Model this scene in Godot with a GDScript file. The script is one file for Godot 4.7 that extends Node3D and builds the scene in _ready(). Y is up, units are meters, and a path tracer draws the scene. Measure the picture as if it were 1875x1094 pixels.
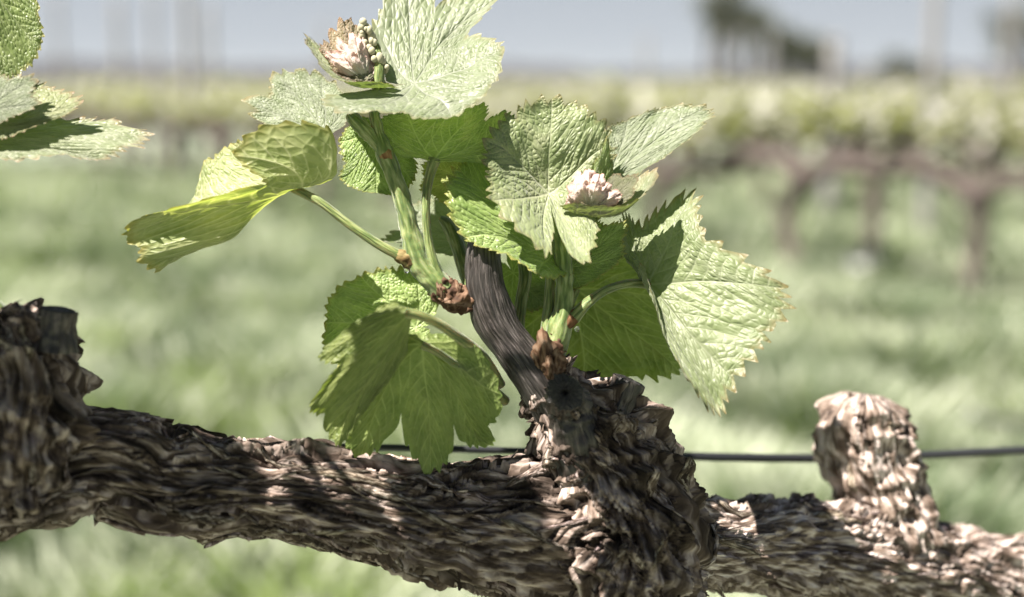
extends Node3D

# ---- lens and scale -------------------------------------------------------
const F := 2600.0          # focal length in units of the picture's width / 1875
const D0 := 0.65           # distance of the vine from the lens, metres
const U := 0.00025         # one unit of the close-up in metres
const EYE := Vector3(0, 1.0, 0)
const PITCH := -8.7
const TO_SUN := Vector3(-0.421, 0.862, 0.281)
var cam_basis := Basis()
var rng := RandomNumberGenerator.new()
var n_lump := FastNoiseLite.new()
var n_fibre := FastNoiseLite.new()
var n_fine := FastNoiseLite.new()
var n_tint := FastNoiseLite.new()
var n_plate := FastNoiseLite.new()
var vein_h := PackedFloat32Array()
const VN := 640
const VE := 1.2
var M := {}
var vine: Node3D
var taken := {}


func _ready() -> void:
	rng.seed = 11
	cam_basis = Basis(Vector3.RIGHT, deg_to_rad(PITCH))
	var cam := Camera3D.new()
	cam.name = "camera"
	var at := CameraAttributesPhysical.new()
	at.frustum_focal_length = 83.2
	at.frustum_focus_distance = 0.652
	at.frustum_near = 0.05
	at.frustum_far = 6000.0
	at.exposure_aperture = 5.5
	cam.attributes = at
	add_child(cam)
	cam.position = EYE
	cam.basis = cam_basis
	cam.fov = rad_to_deg(2.0 * atan(547.0 / F))
	cam.near = 0.05
	cam.far = 6000.0
	cam.current = true
	# sky, sun, exposure
	var we := WorldEnvironment.new()
	we.name = "environment"
	var env := Environment.new()
	var sky := Sky.new()
	var sm := ProceduralSkyMaterial.new()
	sm.sky_top_color = Color(0.185, 0.222, 0.28)
	sm.sky_horizon_color = Color(0.42, 0.435, 0.45)
	sm.sky_curve = 0.2
	sm.ground_bottom_color = Color(0.16, 0.19, 0.12)
	sm.ground_horizon_color = Color(0.33, 0.35, 0.31)
	sm.sun_angle_max = 1.0
	sky.sky_material = sm
	env.background_mode = Environment.BG_SKY
	env.sky = sky
	env.tonemap_mode = Environment.TONE_MAPPER_LINEAR
	env.tonemap_exposure = 4.0
	env.sdfgi_enabled = true
	env.ssao_enabled = true
	env.ssil_enabled = true
	env.fog_enabled = true
	env.fog_density = 0.0002
	env.fog_light_color = Color(0.88, 0.91, 0.92)
	we.environment = env
	add_child(we)
	var sun := DirectionalLight3D.new()
	sun.name = "sun"
	sun.light_energy = 1.6
	sun.light_color = Color(1.0, 0.97, 0.925)
	sun.light_angular_distance = 0.5
	sun.shadow_enabled = true
	add_child(sun)
	sun.basis = Basis.looking_at(-TO_SUN, Vector3.UP)
	set_noise()
	make_materials()
	build_setting()
	build_far_vines()
	build_posts_and_trees()
	build_small_field_things()
	build_vine()


# ---- places ---------------------------------------------------------------
func P(x: float, y: float, q := 0.0) -> Vector3:
	var d := D0 - q * U
	return EYE + cam_basis * Vector3((x - 937.5) / F * d, -(y - 547.0) / F * d, -d)


func unit(q: float) -> float:      # metres of one close-up unit at that depth
	return (D0 - q * U) / F


func on_ground(x: float, d: float) -> Vector3:
	return Vector3((x - 937.5) / F * d, 0, -d)


func numbered(called: String) -> String:
	if not taken.has(called):
		taken[called] = 0
		return called
	taken[called] += 1
	return "%s_%03d" % [called, taken[called]]


func thing(called: String, label: String, category: String, where := Vector3.ZERO, turn := 0.0, group := "") -> Node3D:
	var o := Node3D.new()
	o.name = numbered(called)
	add_child(o)
	o.position = where
	o.rotation.y = turn
	o.set_meta("label", label)
	o.set_meta("category", category)
	if group:
		o.set_meta("group", group)
	return o


func part(called: String, mesh: Mesh, m: Material, parent: Node3D, label := "") -> MeshInstance3D:
	var o := MeshInstance3D.new()
	o.mesh = mesh
	o.material_override = m
	o.name = called
	var k := 1
	while parent.has_node(NodePath(o.name)):
		o.name = "%s_%03d" % [called, k]
		k += 1
	if parent == self:
		o.name = numbered(called)
	parent.add_child(o)
	if parent == vine:
		o.position = -vine.position
	if label:
		o.set_meta("label", label)
	return o


func struct(called: String, mesh: Mesh, m: Material, label: String) -> MeshInstance3D:
	var o := part(called, mesh, m, self, label)
	o.set_meta("kind", "structure")
	o.set_meta("category", called.replace("_", " "))
	return o


func lin(r: float, g: float, b: float) -> Color:
	return Color(r, g, b).linear_to_srgb()


# ---- noise and materials ----------------------------------------------------
func set_noise() -> void:
	n_lump.seed = 3
	n_lump.noise_type = FastNoiseLite.TYPE_SIMPLEX_SMOOTH
	n_lump.frequency = 1.0
	n_lump.fractal_octaves = 2
	n_fibre.seed = 7
	n_fibre.noise_type = FastNoiseLite.TYPE_SIMPLEX
	n_fibre.fractal_type = FastNoiseLite.FRACTAL_RIDGED
	n_fibre.fractal_octaves = 3
	n_fibre.frequency = 1.0
	n_fine.seed = 9
	n_fine.noise_type = FastNoiseLite.TYPE_SIMPLEX
	n_fine.fractal_octaves = 3
	n_fine.frequency = 1.0
	n_plate.seed = 12
	n_plate.noise_type = FastNoiseLite.TYPE_CELLULAR
	n_plate.cellular_return_type = FastNoiseLite.RETURN_CELL_VALUE
	n_plate.cellular_jitter = 1.0
	n_plate.fractal_type = FastNoiseLite.FRACTAL_NONE
	n_plate.frequency = 1.0
	n_tint.seed = 21
	n_tint.noise_type = FastNoiseLite.TYPE_SIMPLEX_SMOOTH
	n_tint.frequency = 1.0
	n_tint.fractal_octaves = 3


func noise_image(freq: float, kind: int, seed_: int, size := 512, octaves := 4) -> Image:
	var n := FastNoiseLite.new()
	n.seed = seed_
	n.noise_type = kind as FastNoiseLite.NoiseType
	n.frequency = freq
	n.fractal_octaves = octaves
	return n.get_seamless_image(size, size)


func ramp_texture(im: Image, cols: Array, stops: Array) -> ImageTexture:
	var g := Gradient.new()
	g.offsets = PackedFloat32Array(stops)
	g.colors = PackedColorArray(cols)
	var lut := []
	for i in 256:
		lut.append(g.sample(i / 255.0))
	var w := im.get_width()
	var h := im.get_height()
	im.convert(Image.FORMAT_L8)
	var src := im.get_data()
	var dst := PackedByteArray()
	dst.resize(w * h * 3)
	for i in w * h:
		var c: Color = lut[src[i]]
		dst[i * 3] = c.r8
		dst[i * 3 + 1] = c.g8
		dst[i * 3 + 2] = c.b8
	return ImageTexture.create_from_image(Image.create_from_data(w, h, false, Image.FORMAT_RGB8, dst))


func splat(a: Vector2, b: Vector2, rad: float, weight: float, field: PackedFloat32Array) -> PackedFloat32Array:
	# keeps, in the field, the highest of weight * (1 - distance / rad)
	var px := VN / (2.0 * VE)
	var lo := ((a.min(b) - Vector2.ONE * rad) + Vector2.ONE * VE) * px
	var hi := ((a.max(b) + Vector2.ONE * rad) + Vector2.ONE * VE) * px
	var ab := b - a
	var l2 := maxf(ab.length_squared(), 1e-9)
	for j in range(maxi(0, int(lo.y)), mini(VN - 1, int(hi.y) + 1)):
		for i in range(maxi(0, int(lo.x)), mini(VN - 1, int(hi.x) + 1)):
			var p := Vector2(i, j) / px - Vector2.ONE * VE
			var t := clampf((p - a).dot(ab) / l2, 0, 1)
			var d := 1.0 - (p - a - ab * t).length() / rad
			if d > 0.0:
				d *= weight
				if d > field[j * VN + i]:
					field[j * VN + i] = d
	return field


func make_leaf_fields() -> void:
	var wide := PackedFloat32Array()
	wide.resize(VN * VN)
	var line := PackedFloat32Array()
	line.resize(VN * VN)
	for main in [[0.0, 1.0], [55.0, 0.9], [-55.0, 0.9], [112.0, 0.72], [-112.0, 0.72], [150.0, 0.5], [-150.0, 0.5]]:
		var th: float = deg_to_rad(main[0])
		var d := Vector2(sin(th), cos(th))
		var len_: float = main[1]
		var e := d * len_
		wide = splat(Vector2.ZERO, e, 0.085, 1.0, wide)
		for k in 6:
			line = splat(d * len_ * k / 6.0, d * len_ * (k + 1) / 6.0, 0.018 - 0.0018 * k, 1.0, line)
		var k := 0
		var s := 0.14
		while s < len_ * 0.96:
			for sd in [-1.0, 1.0]:
				var side: float = sd
				var l: float = (0.46 - 0.25 * s) * (len_ if len_ < 0.8 else 1.0) * (0.85 + 0.3 * rng.randf())
				if absf(main[0]) > 100.0:
					l *= 0.8
				var t0: Vector2 = d * (s + side * 0.02)
				var t1: Vector2 = t0 + d.rotated(side * deg_to_rad(46)) * l * 0.55
				var t2: Vector2 = t1 + d.rotated(side * deg_to_rad(34)) * l * 0.45
				wide = splat(t0, t1, 0.055, 0.8, wide)
				wide = splat(t1, t2, 0.055, 0.7, wide)
				line = splat(t0, t1, 0.0095, 0.75, line)
				line = splat(t1, t2, 0.008, 0.6, line)
				# cross veins between the secondaries
				for c in 3:
					var q: Vector2 = t0.lerp(t1, 0.25 + 0.3 * c)
					line = splat(q, q + d.rotated(side * (-0.35 + rng.randf() * 0.3)) * 0.09, 0.006, 0.33, line)
			s += 0.115 + 0.02 * rng.randf()
			k += 1
	vein_h = wide
	var cell := FastNoiseLite.new()
	cell.seed = 4
	cell.noise_type = FastNoiseLite.TYPE_CELLULAR
	cell.cellular_return_type = FastNoiseLite.RETURN_DISTANCE2_SUB
	cell.cellular_jitter = 1.0
	cell.fractal_type = FastNoiseLite.FRACTAL_NONE
	cell.frequency = 0.075
	var ci := cell.get_image(VN, VN)
	ci.convert(Image.FORMAT_L8)
	var cd := ci.get_data()
	var mot := noise_image(0.012, FastNoiseLite.TYPE_SIMPLEX, 5, VN, 4)
	mot.convert(Image.FORMAT_L8)
	var md := mot.get_data()
	var hb := PackedByteArray()
	hb.resize(VN * VN)
	var green := PackedByteArray()
	green.resize(VN * VN * 3)
	var pale := PackedByteArray()
	pale.resize(VN * VN * 3)
	for i in VN * VN:
		var c := minf(1.0, cd[i] / 120.0)          # 0 on the small net of veins
		var w := wide[i]
		var l := line[i]
		var bulge := 1.0 - w * w
		hb[i] = int(clampf(0.1 + 0.3 * bulge + 0.45 * c * (1.0 - l) + 0.10 * (md[i] / 255.0 - 0.5) - 0.12 * l, 0, 1) * 255)
		var m := md[i] / 255.0 - 0.5
		var v := clampf(l * 1.3, 0, 1)
		var net := (1.0 - c) * 0.22
		var k := clampf(v + net, 0, 1)
		green[i * 3] = int(clampf(lerpf(160 + 46 * m, 206, k), 0, 255))
		green[i * 3 + 1] = int(clampf(lerpf(174 + 36 * m, 212, k), 0, 255))
		green[i * 3 + 2] = int(clampf(lerpf(112 + 44 * m, 166, k), 0, 255))
		pale[i * 3] = int(clampf(lerpf(196 + 46 * m, 224, k), 0, 255))
		pale[i * 3 + 1] = int(clampf(lerpf(208 + 36 * m, 229, k), 0, 255))
		pale[i * 3 + 2] = int(clampf(lerpf(164 + 60 * m, 204, k), 0, 255))
	M.leaf_h = ImageTexture.create_from_image(Image.create_from_data(VN, VN, false, Image.FORMAT_L8, hb))
	M.leaf_green = ImageTexture.create_from_image(Image.create_from_data(VN, VN, false, Image.FORMAT_RGB8, green))
	M.leaf_pale = ImageTexture.create_from_image(Image.create_from_data(VN, VN, false, Image.FORMAT_RGB8, pale))


func std(rough := 0.8, spec := 0.5) -> StandardMaterial3D:
	var m := StandardMaterial3D.new()
	m.roughness = rough
	m.metallic_specular = spec
	m.vertex_color_use_as_albedo = true
	m.cull_mode = BaseMaterial3D.CULL_DISABLED
	return m


func make_materials() -> void:
	make_leaf_fields()
	for kind in ["green", "pale", "lit"]:
		var m := std(0.4 if kind == "green" else 0.48, 0.5)
		m.albedo_texture = M["leaf_pale" if kind == "pale" else "leaf_green"]
		m.heightmap_enabled = true
		m.heightmap_texture = M.leaf_h
		m.heightmap_scale = 0.08
		m.backlight_enabled = true
		m.backlight = {"green": Color(0.82, 0.88, 0.5), "pale": Color(0.78, 0.88, 0.5), "lit": Color(0.97, 1.0, 0.62)}[kind]
		m.rim_enabled = true
		m.rim = {"green": 0.35, "pale": 0.45, "lit": 0.2}[kind]
		m.rim_tint = 0.0
		m.resource_name = "vine_leaf_" + kind
		M[kind] = m
	var wo := std(0.75, 0.3)
	wo.heightmap_enabled = true
	wo.heightmap_texture = M.leaf_h
	wo.heightmap_scale = 0.04
	wo.backlight_enabled = true
	wo.backlight = Color(0.75, 0.66, 0.55)
	wo.rim_enabled = true
	wo.rim = 0.5
	wo.rim_tint = 0.0
	wo.resource_name = "woolly_leaflet"
	M.wool = wo
	# bark: grain runs along the stem (v along, u round)
	var grain := FastNoiseLite.new()
	grain.seed = 31
	grain.noise_type = FastNoiseLite.TYPE_SIMPLEX
	grain.fractal_type = FastNoiseLite.FRACTAL_FBM
	grain.fractal_octaves = 5
	grain.frequency = 0.012
	var gi := grain.get_seamless_image(512, 512)
	M.grain = ImageTexture.create_from_image(gi)
	var bark_c := ramp_texture(gi.duplicate(), [lin(0.075, 0.055, 0.043), lin(0.16, 0.125, 0.103), lin(0.37, 0.312, 0.283), lin(0.63, 0.565, 0.535)], [0.15, 0.42, 0.62, 0.9])
	var b := std(0.85, 0.3)
	b.albedo_texture = bark_c
	b.heightmap_enabled = true
	b.heightmap_texture = M.grain
	b.heightmap_scale = 0.17
	b.resource_name = "old_bark"
	M.bark = b
	var cane_c := ramp_texture(gi.duplicate(), [lin(0.03, 0.024, 0.02), lin(0.065, 0.054, 0.047), lin(0.14, 0.12, 0.11), lin(0.32, 0.285, 0.275)], [0.15, 0.42, 0.62, 0.9])
	var cn := std(0.5, 0.5)
	cn.albedo_texture = cane_c
	cn.heightmap_enabled = true
	cn.heightmap_texture = M.grain
	cn.heightmap_scale = 0.07
	cn.resource_name = "cane_bark"
	M.cane = cn
	var st_i := noise_image(0.014, FastNoiseLite.TYPE_SIMPLEX, 44, 512, 5)
	var st := std(0.5, 0.4)
	st.albedo_texture = ramp_texture(st_i.duplicate(), [lin(0.08, 0.13, 0.03), lin(0.17, 0.23, 0.065), lin(0.36, 0.40, 0.20)], [0.2, 0.5, 0.8])
	st.heightmap_enabled = true
	st.heightmap_texture = ImageTexture.create_from_image(st_i)
	st.heightmap_scale = 0.05
	st.rim_enabled = true
	st.rim = 0.4
	st.rim_tint = 0.0
	st.subsurf_scatter_enabled = true
	st.subsurf_scatter_strength = 0.12
	st.resource_name = "green_stem"
	M.stem = st
	var pl := std(0.7, 0.3)
	pl.rim_enabled = true
	pl.rim = 0.25
	pl.rim_tint = 0.0
	pl.resource_name = "downy_tissue"
	M.downy = pl
	var sc := std(0.75, 0.3)
	sc.albedo_texture = ramp_texture(noise_image(0.02, FastNoiseLite.TYPE_SIMPLEX, 46, 256, 4), [lin(0.10, 0.06, 0.04), lin(0.23, 0.145, 0.095), lin(0.42, 0.32, 0.25)], [0.2, 0.5, 0.8])
	sc.resource_name = "dry_scale"
	M.scale = sc
	var hose := std(0.5, 0.5)
	hose.albedo_color = lin(0.022, 0.024, 0.028)
	hose.resource_name = "black_plastic"
	M.hose = hose
	var dr := StandardMaterial3D.new()
	dr.refraction_enabled = true
	dr.refraction_scale = 0.033
	dr.roughness = 0.0
	dr.albedo_color = Color(1, 1, 1, 0.02)
	dr.transparency = BaseMaterial3D.TRANSPARENCY_ALPHA
	dr.resource_name = "water"
	M.water = dr
	# field
	var gr := std(0.95, 0.2)
	gr.albedo_texture = ramp_texture(noise_image(0.006, FastNoiseLite.TYPE_SIMPLEX, 61, 1024, 5), [lin(0.18, 0.235, 0.15), lin(0.27, 0.325, 0.225), lin(0.375, 0.42, 0.32), lin(0.50, 0.55, 0.47)], [0.2, 0.45, 0.6, 0.85])
	gr.uv1_triplanar = true
	gr.uv1_world_triplanar = true
	gr.uv1_scale = Vector3.ONE * 0.31
	gr.resource_name = "meadow"
	M.meadow = gr
	var bl := std(0.6, 0.3)
	bl.backlight_enabled = true
	bl.backlight = Color(0.7, 0.8, 0.4)
	bl.resource_name = "grass_blade"
	M.blade = bl
	var fl := std(0.5, 0.4)
	fl.backlight_enabled = true
	fl.backlight = Color(0.85, 0.9, 0.4)
	fl.resource_name = "far_leaf"
	M.far_leaf = fl
	var fb := std(0.9, 0.2)
	fb.albedo_texture = ramp_texture(noise_image(0.02, FastNoiseLite.TYPE_SIMPLEX, 63, 256, 4), [lin(0.09, 0.072, 0.066), lin(0.17, 0.138, 0.127), lin(0.28, 0.235, 0.22)], [0.2, 0.5, 0.8])
	fb.resource_name = "far_bark"
	M.far_bark = fb
	var po := std(0.6, 0.4)
	po.albedo_color = lin(0.34, 0.33, 0.33)
	po.resource_name = "grey_post"
	M.post = po
	var soil := std(0.95, 0.1)
	soil.albedo_texture = ramp_texture(noise_image(0.03, FastNoiseLite.TYPE_SIMPLEX, 66, 256, 5), [lin(0.22, 0.13, 0.09), lin(0.34, 0.23, 0.17), lin(0.45, 0.34, 0.27)], [0.2, 0.5, 0.8])
	soil.uv1_triplanar = true
	soil.uv1_world_triplanar = true
	soil.uv1_scale = Vector3.ONE * 2.0
	soil.resource_name = "red_soil"
	M.soil = soil
	var straw := std(0.95, 0.1)
	straw.albedo_texture = ramp_texture(noise_image(0.03, FastNoiseLite.TYPE_SIMPLEX, 67, 256, 5), [lin(0.24, 0.25, 0.17), lin(0.34, 0.34, 0.26), lin(0.46, 0.44, 0.36)], [0.2, 0.5, 0.8])
	straw.uv1_triplanar = true
	straw.uv1_world_triplanar = true
	straw.uv1_scale = Vector3.ONE * 1.5
	straw.resource_name = "dry_mulch"
	M.straw = straw
	var hl := std(1.0, 0.0)
	hl.albedo_texture = ramp_texture(noise_image(0.01, FastNoiseLite.TYPE_SIMPLEX, 68, 256, 4), [lin(0.10, 0.098, 0.112), lin(0.145, 0.138, 0.15)], [0.3, 0.7])
	hl.uv1_triplanar = true
	hl.uv1_world_triplanar = true
	hl.uv1_scale = Vector3.ONE * 0.01
	hl.resource_name = "far_hill"
	M.hill = hl
	var wh := std(0.8, 0.3)
	wh.albedo_color = lin(0.78, 0.78, 0.78)
	wh.resource_name = "white"
	M.white = wh
	var down := {"bark": 0.95, "cane": 0.34, "wool": 0.6, "downy": 0.55, "scale": 0.6, "white": 0.38, "hose": 0.6, "meadow": 0.54, "blade": 0.58, "straw": 0.46, "far_leaf": 0.86, "pale": 0.36, "green": 0.8, "lit": 0.82, "post": 0.6, "stem": 0.62, "hill": 0.34}
	for k in M:
		if M[k] is StandardMaterial3D and k != "water":
			var c: Color = M[k].albedo_color.srgb_to_linear() * float(down.get(k, 0.51))
			c.a = 1.0
			M[k].albedo_color = c.linear_to_srgb()


# ---- shapes -----------------------------------------------------------------
func finish(v: PackedVector3Array, idx: PackedInt32Array, uv := PackedVector2Array(), col := PackedColorArray()) -> ArrayMesh:
	var a := []
	a.resize(Mesh.ARRAY_MAX)
	a[Mesh.ARRAY_VERTEX] = v
	a[Mesh.ARRAY_INDEX] = idx
	if uv.size():
		a[Mesh.ARRAY_TEX_UV] = uv
	if col.size():
		a[Mesh.ARRAY_COLOR] = col
	var m := ArrayMesh.new()
	m.add_surface_from_arrays(Mesh.PRIMITIVE_TRIANGLES, a)
	var st := SurfaceTool.new()
	st.create_from(m, 0)
	st.generate_normals()
	return st.commit()


func smooth_path(pts: Array, n: int) -> Array:     # rows of [x, y, q, r] through a Catmull-Rom spline
	var out := []
	var last := pts.size() - 1
	for i in n + 1:
		var t := float(i) / n * last
		var k := mini(int(t), last - 1)
		var f := t - k
		var a: Array = pts[maxi(k - 1, 0)]
		var b: Array = pts[k]
		var c: Array = pts[k + 1]
		var d: Array = pts[mini(k + 2, last)]
		var row := []
		for j in 4:
			row.append(0.5 * (2.0 * b[j] + (c[j] - a[j]) * f + (2.0 * a[j] - 5.0 * b[j] + 4.0 * c[j] - d[j]) * f * f + (3.0 * b[j] - a[j] - 3.0 * c[j] + d[j]) * f * f * f))
		out.append(row)
	return out


# A stem along rows of [x, y, q, r] (close-up units). opt: around, n, lump, fibre, fine (displacements in units), world (rows are metres), color, cap
func tube(pts: Array, opt := {}) -> Dictionary:
	var n: int = opt.get("n", 40)
	var m: int = opt.get("around", 20)
	var world: bool = opt.get("world", false)
	var lump: float = opt.get("lump", 0.0)
	var fibre: float = 1.0 * opt.get("fibre", 0.0)
	var fine: float = opt.get("fine", 0.0)
	var ls: float = opt.get("lump_size", 90.0)
	var twist: float = opt.get("twist", 0.0)
	var col_a: Color = opt.get("color", Color.WHITE)
	var col_b: Color = opt.get("color2", col_a)
	var off: float = opt.get("seed", 0.0)
	var plate: float = opt.get("plate", 0.0)
	var plate_len: float = opt.get("plate_len", 150.0)
	var across: float = opt.get("across", 1.5)
	var along: float = opt.get("along", 700.0)
	var rows := smooth_path(pts, n)
	var cen := PackedVector3Array()
	var rad := PackedFloat32Array()
	for r in rows:
		if world:
			cen.append(Vector3(r[0], r[1], r[2]))
			rad.append(r[3])
		else:
			cen.append(P(r[0], r[1], r[2]))
			rad.append(maxf(r[3], 0.3) * unit(r[2]))
	var v := PackedVector3Array()
	var uv := PackedVector2Array()
	var col := PackedColorArray()
	var idx := PackedInt32Array()
	var side := Vector3.ZERO
	var s := 0.0
	var most := 0.0
	for q in rad:
		most = maxf(most, q / U)
	var times := maxf(1.0, roundf(most / 20.0 * opt.get("grain", 1.0)))
	for i in n + 1:
		var tan_ := (cen[mini(i + 1, n)] - cen[maxi(i - 1, 0)]).normalized()
		if side == Vector3.ZERO:
			side = tan_.cross(Vector3.UP if absf(tan_.y) < 0.8 else Vector3.RIGHT).normalized()
		side = (side - tan_ * side.dot(tan_)).normalized()
		var bi := tan_.cross(side)
		if i > 0:
			s += (cen[i] - cen[i - 1]).length() / U
		var rp := rad[i] / U
		for j in m + 1:
			var a := TAU * (j % m) / m
			var dir := side * cos(a) + bi * sin(a)
			var aw := a + twist * s * 0.01
			var ca := cos(aw)
			var sa := sin(aw)
			var disp := 0.0
			if lump > 0.0:
				disp += lump * n_lump.get_noise_3d(ca * rp / ls + off, sa * rp / ls, s / ls)
			var tone := 0.0
			if fibre > 0.0:
				var wob := n_lump.get_noise_3d(ca * 1.3 + off + 40.0, sa * 1.3, s / 330.0) * 0.55
				var rr := 2.0 + minf(rp, 110.0) / 75.0
				var wa := cos(aw + wob)
				var wb := sin(aw + wob)
				var g := 0.5 + 0.5 * n_fibre.get_noise_3d(wa * rr + off, wb * rr, s / along)
				g = clampf(g, 0, 1)
				var amp := fibre * clampf(0.75 + 1.3 * n_lump.get_noise_3d(ca * rp / 70.0 + off + 80.0, sa * rp / 70.0, s / 170.0), 0.2, 1.7)
				disp += amp * (0.45 - 1.7 * g * g * g * g)
				var g2 := clampf(0.5 + 0.5 * n_fibre.get_noise_3d(wa * rr * 2.3 + off + 50.0, wb * rr * 2.3, s / (along * 0.6)), 0, 1)
				disp += amp * 0.35 * (0.4 - 1.7 * g2 * g2 * g2 * g2)
				var jag := 0.035 * n_fine.get_noise_3d(ca * rp / 30.0 + off, sa * rp / 30.0, s / 30.0)
				var pl := n_plate.get_noise_3d((wa + jag) * rr * across + off, (wb + jag) * rr * across, s / plate_len + jag * 3.0)
				disp += plate * pl
				tone = pl * 0.2
			if fine > 0.0:
				disp += fine * n_fine.get_noise_3d(ca * rp / 14.0 + off, sa * rp / 16.0, s / 90.0)
			v.append(cen[i] + dir * (rad[i] + disp * U))
			uv.append(Vector2(float(j) / m * times, s / 520.0))
			var t := clampf(n_tint.get_noise_3d(ca * rp / 60.0 + off + 9.0, sa * rp / 60.0, s / 110.0) * 1.0 + 0.5 + tone, 0, 1)
			col.append(col_a.lerp(col_b, t))
	for i in n:
		for j in m:
			var a := i * (m + 1) + j
			var b := a + m + 1
			idx.append_array([a, a + 1, b, a + 1, b + 1, b])
	if opt.get("cap", true):
		for e in [0, n]:
			var c := v.size()
			v.append(cen[e])
			uv.append(Vector2(0.5, s / 620.0 * e / n))
			col.append(col_a)
			for j in m:
				var a: int = e * (m + 1) + j
				if e == 0:
					idx.append_array([c, a + 1, a])
				else:
					idx.append_array([c, a, a + 1])
	return {"mesh": finish(v, idx, uv, col), "v": v, "n": n, "m": m, "cen": cen, "rad": rad}


# Lifted, peeling strips of bark on a stem made by tube(); each one is a piece of its own.
func bark_strips(parent: Node3D, t: Dictionary, count: int, long := 8.0, wide := 3, seed_ := 1, lift := 14.0, sides := Vector2(0, 1)) -> void:
	var r := RandomNumberGenerator.new()
	r.seed = seed_
	var n: int = t.n
	var m: int = t.m
	var v: PackedVector3Array = t.v
	var cen: PackedVector3Array = t.cen
	for k in count:
		var i0 := r.randi_range(1, n - int(long) - 3)
		var len_ := r.randi_range(int(long * 0.5), int(long * 1.3))
		var j0 := r.randi_range(int(sides.x * m), int(sides.y * m))
		var w := r.randi_range(1, wide)
		var drift := r.randf_range(-0.25, 0.25)
		var up := r.randf_range(0.25, 1.0) * lift
		var free_end := r.randf() < 0.5
		var pv := PackedVector3Array()
		var uv := PackedVector2Array()
		var ix := PackedInt32Array()
		var col := PackedColorArray()
		var tone := r.randf_range(0.62, 1.0)
		var c := Color(tone, tone * r.randf_range(0.9, 1.0), tone * r.randf_range(0.82, 1.0))
		var seg := 6
		for s in seg + 1:
			var f := float(s) / seg
			var i := clampi(i0 + int(f * len_), 0, n)
			var g := f if free_end else 1.0 - f
			var h := (2.0 + up * g * g) * U
			var narrow := (1.0 - 0.75 * pow(absf(2.0 * f - 1.0), 3.0)) * (0.8 + 0.4 * r.randf())
			var jc := j0 + drift * f * len_
			for e in [-1.0, 1.0]:
				var jf := fposmod(jc + e * w * 0.5 * narrow + 4.0 * m, m)
				var ja := int(jf)
				var p := v[i * (m + 1) + ja].lerp(v[i * (m + 1) + ja + 1], jf - ja)
				var o := (p - cen[i]).normalized()
				pv.append(p + o * (h + r.randf_range(0.0, 2.5) * U))
				pv.append(p + o * (h - 3.5 * U))
				for q in 2:
					uv.append(Vector2((0.5 + e * 0.2) + k * 0.37, f * len_ * 0.012 + k * 0.11))
					col.append(c)
		for s in seg:
			var a := s * 4
			var b := a + 4
			ix.append_array([a, a + 2, b, a + 2, b + 2, b, a + 1, b + 1, a + 3, a + 3, b + 1, b + 3])
			ix.append_array([a, b, a + 1, a + 1, b, b + 1, a + 2, a + 3, b + 2, a + 3, b + 3, b + 2])
		ix.append_array([0, 1, 2, 1, 3, 2])
		var z := seg * 4
		ix.append_array([z, z + 2, z + 1, z + 1, z + 2, z + 3])
		part("bark_strip", finish(pv, ix, uv, col), M.bark, parent)


# ---- leaves -----------------------------------------------------------------
const TIPS := [[0.0, 1.0], [27.0, 0.70], [55.0, 0.92], [84.0, 0.60], [112.0, 0.74], [150.0, 0.60], [172.0, 0.34], [180.0, 0.10]]


func leaf_r(th: float, notch := 1.0, bulge := 0.0) -> float:
	var a := absf(th)
	for k in TIPS.size() - 1:
		var p: Array = TIPS[k]
		var q: Array = TIPS[k + 1]
		if a <= q[0]:
			var f: float = (a - p[0]) / (q[0] - p[0])
			var rp: float = p[1]
			var rq: float = q[1]
			if k == 1 or k == 3:
				rp = 0.84 + (rp - 0.84) * notch
			if k == 0 or k == 2:
				rq = 0.84 + (rq - 0.84) * notch
			if rq < rp and k < 4:
				f = 1.0 - f
				return rq + (rp - rq) * lerpf(0.45 * f + 0.55 * sqrt(f), sqrt(sin(f * PI * 0.5)), bulge)
			if k < 4:
				return rp + (rq - rp) * lerpf(0.45 * f + 0.55 * sqrt(f), sqrt(sin(f * PI * 0.5)), bulge)
			return lerpf(rp, rq, f * f * (3.0 - 2.0 * f))
	return 0.1


func tps_fit(src: PackedVector2Array, dst: PackedVector3Array) -> PackedVector3Array:
	var n := src.size()
	var s := n + 3
	var a := []
	for i in s:
		var row := PackedFloat64Array()
		row.resize(s + 3)
		a.append(row)
	for i in n:
		for j in n:
			var d2 := src[i].distance_squared_to(src[j])
			a[i][j] = 0.5 * d2 * log(d2) if d2 > 1e-12 else 0.0006
		a[i][n] = 1.0
		a[i][n + 1] = src[i].x
		a[i][n + 2] = src[i].y
		a[n][i] = 1.0
		a[n + 1][i] = src[i].x
		a[n + 2][i] = src[i].y
		a[i][s] = dst[i].x
		a[i][s + 1] = dst[i].y
		a[i][s + 2] = dst[i].z
	for c in s:
		var best := c
		for r in range(c + 1, s):
			if absf(a[r][c]) > absf(a[best][c]):
				best = r
		var tmp = a[c]
		a[c] = a[best]
		a[best] = tmp
		for r in range(s):
			if r == c or a[r][c] == 0.0:
				continue
			var f: float = a[r][c] / a[c][c]
			for k in range(c, s + 3):
				a[r][k] -= f * a[c][k]
	var w := PackedVector3Array()
	for i in s:
		w.append(Vector3(a[i][s] / a[i][i], a[i][s + 1] / a[i][i], a[i][s + 2] / a[i][i]))
	return w


func tps(p: Vector2, src: PackedVector2Array, w: PackedVector3Array) -> Vector3:
	var n := src.size()
	var o := w[n] + w[n + 1] * p.x + w[n + 2] * p.y
	for i in n:
		var d2 := p.distance_squared_to(src[i])
		if d2 > 1e-12:
			o += w[i] * (0.5 * d2 * log(d2))
	return o


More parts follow.
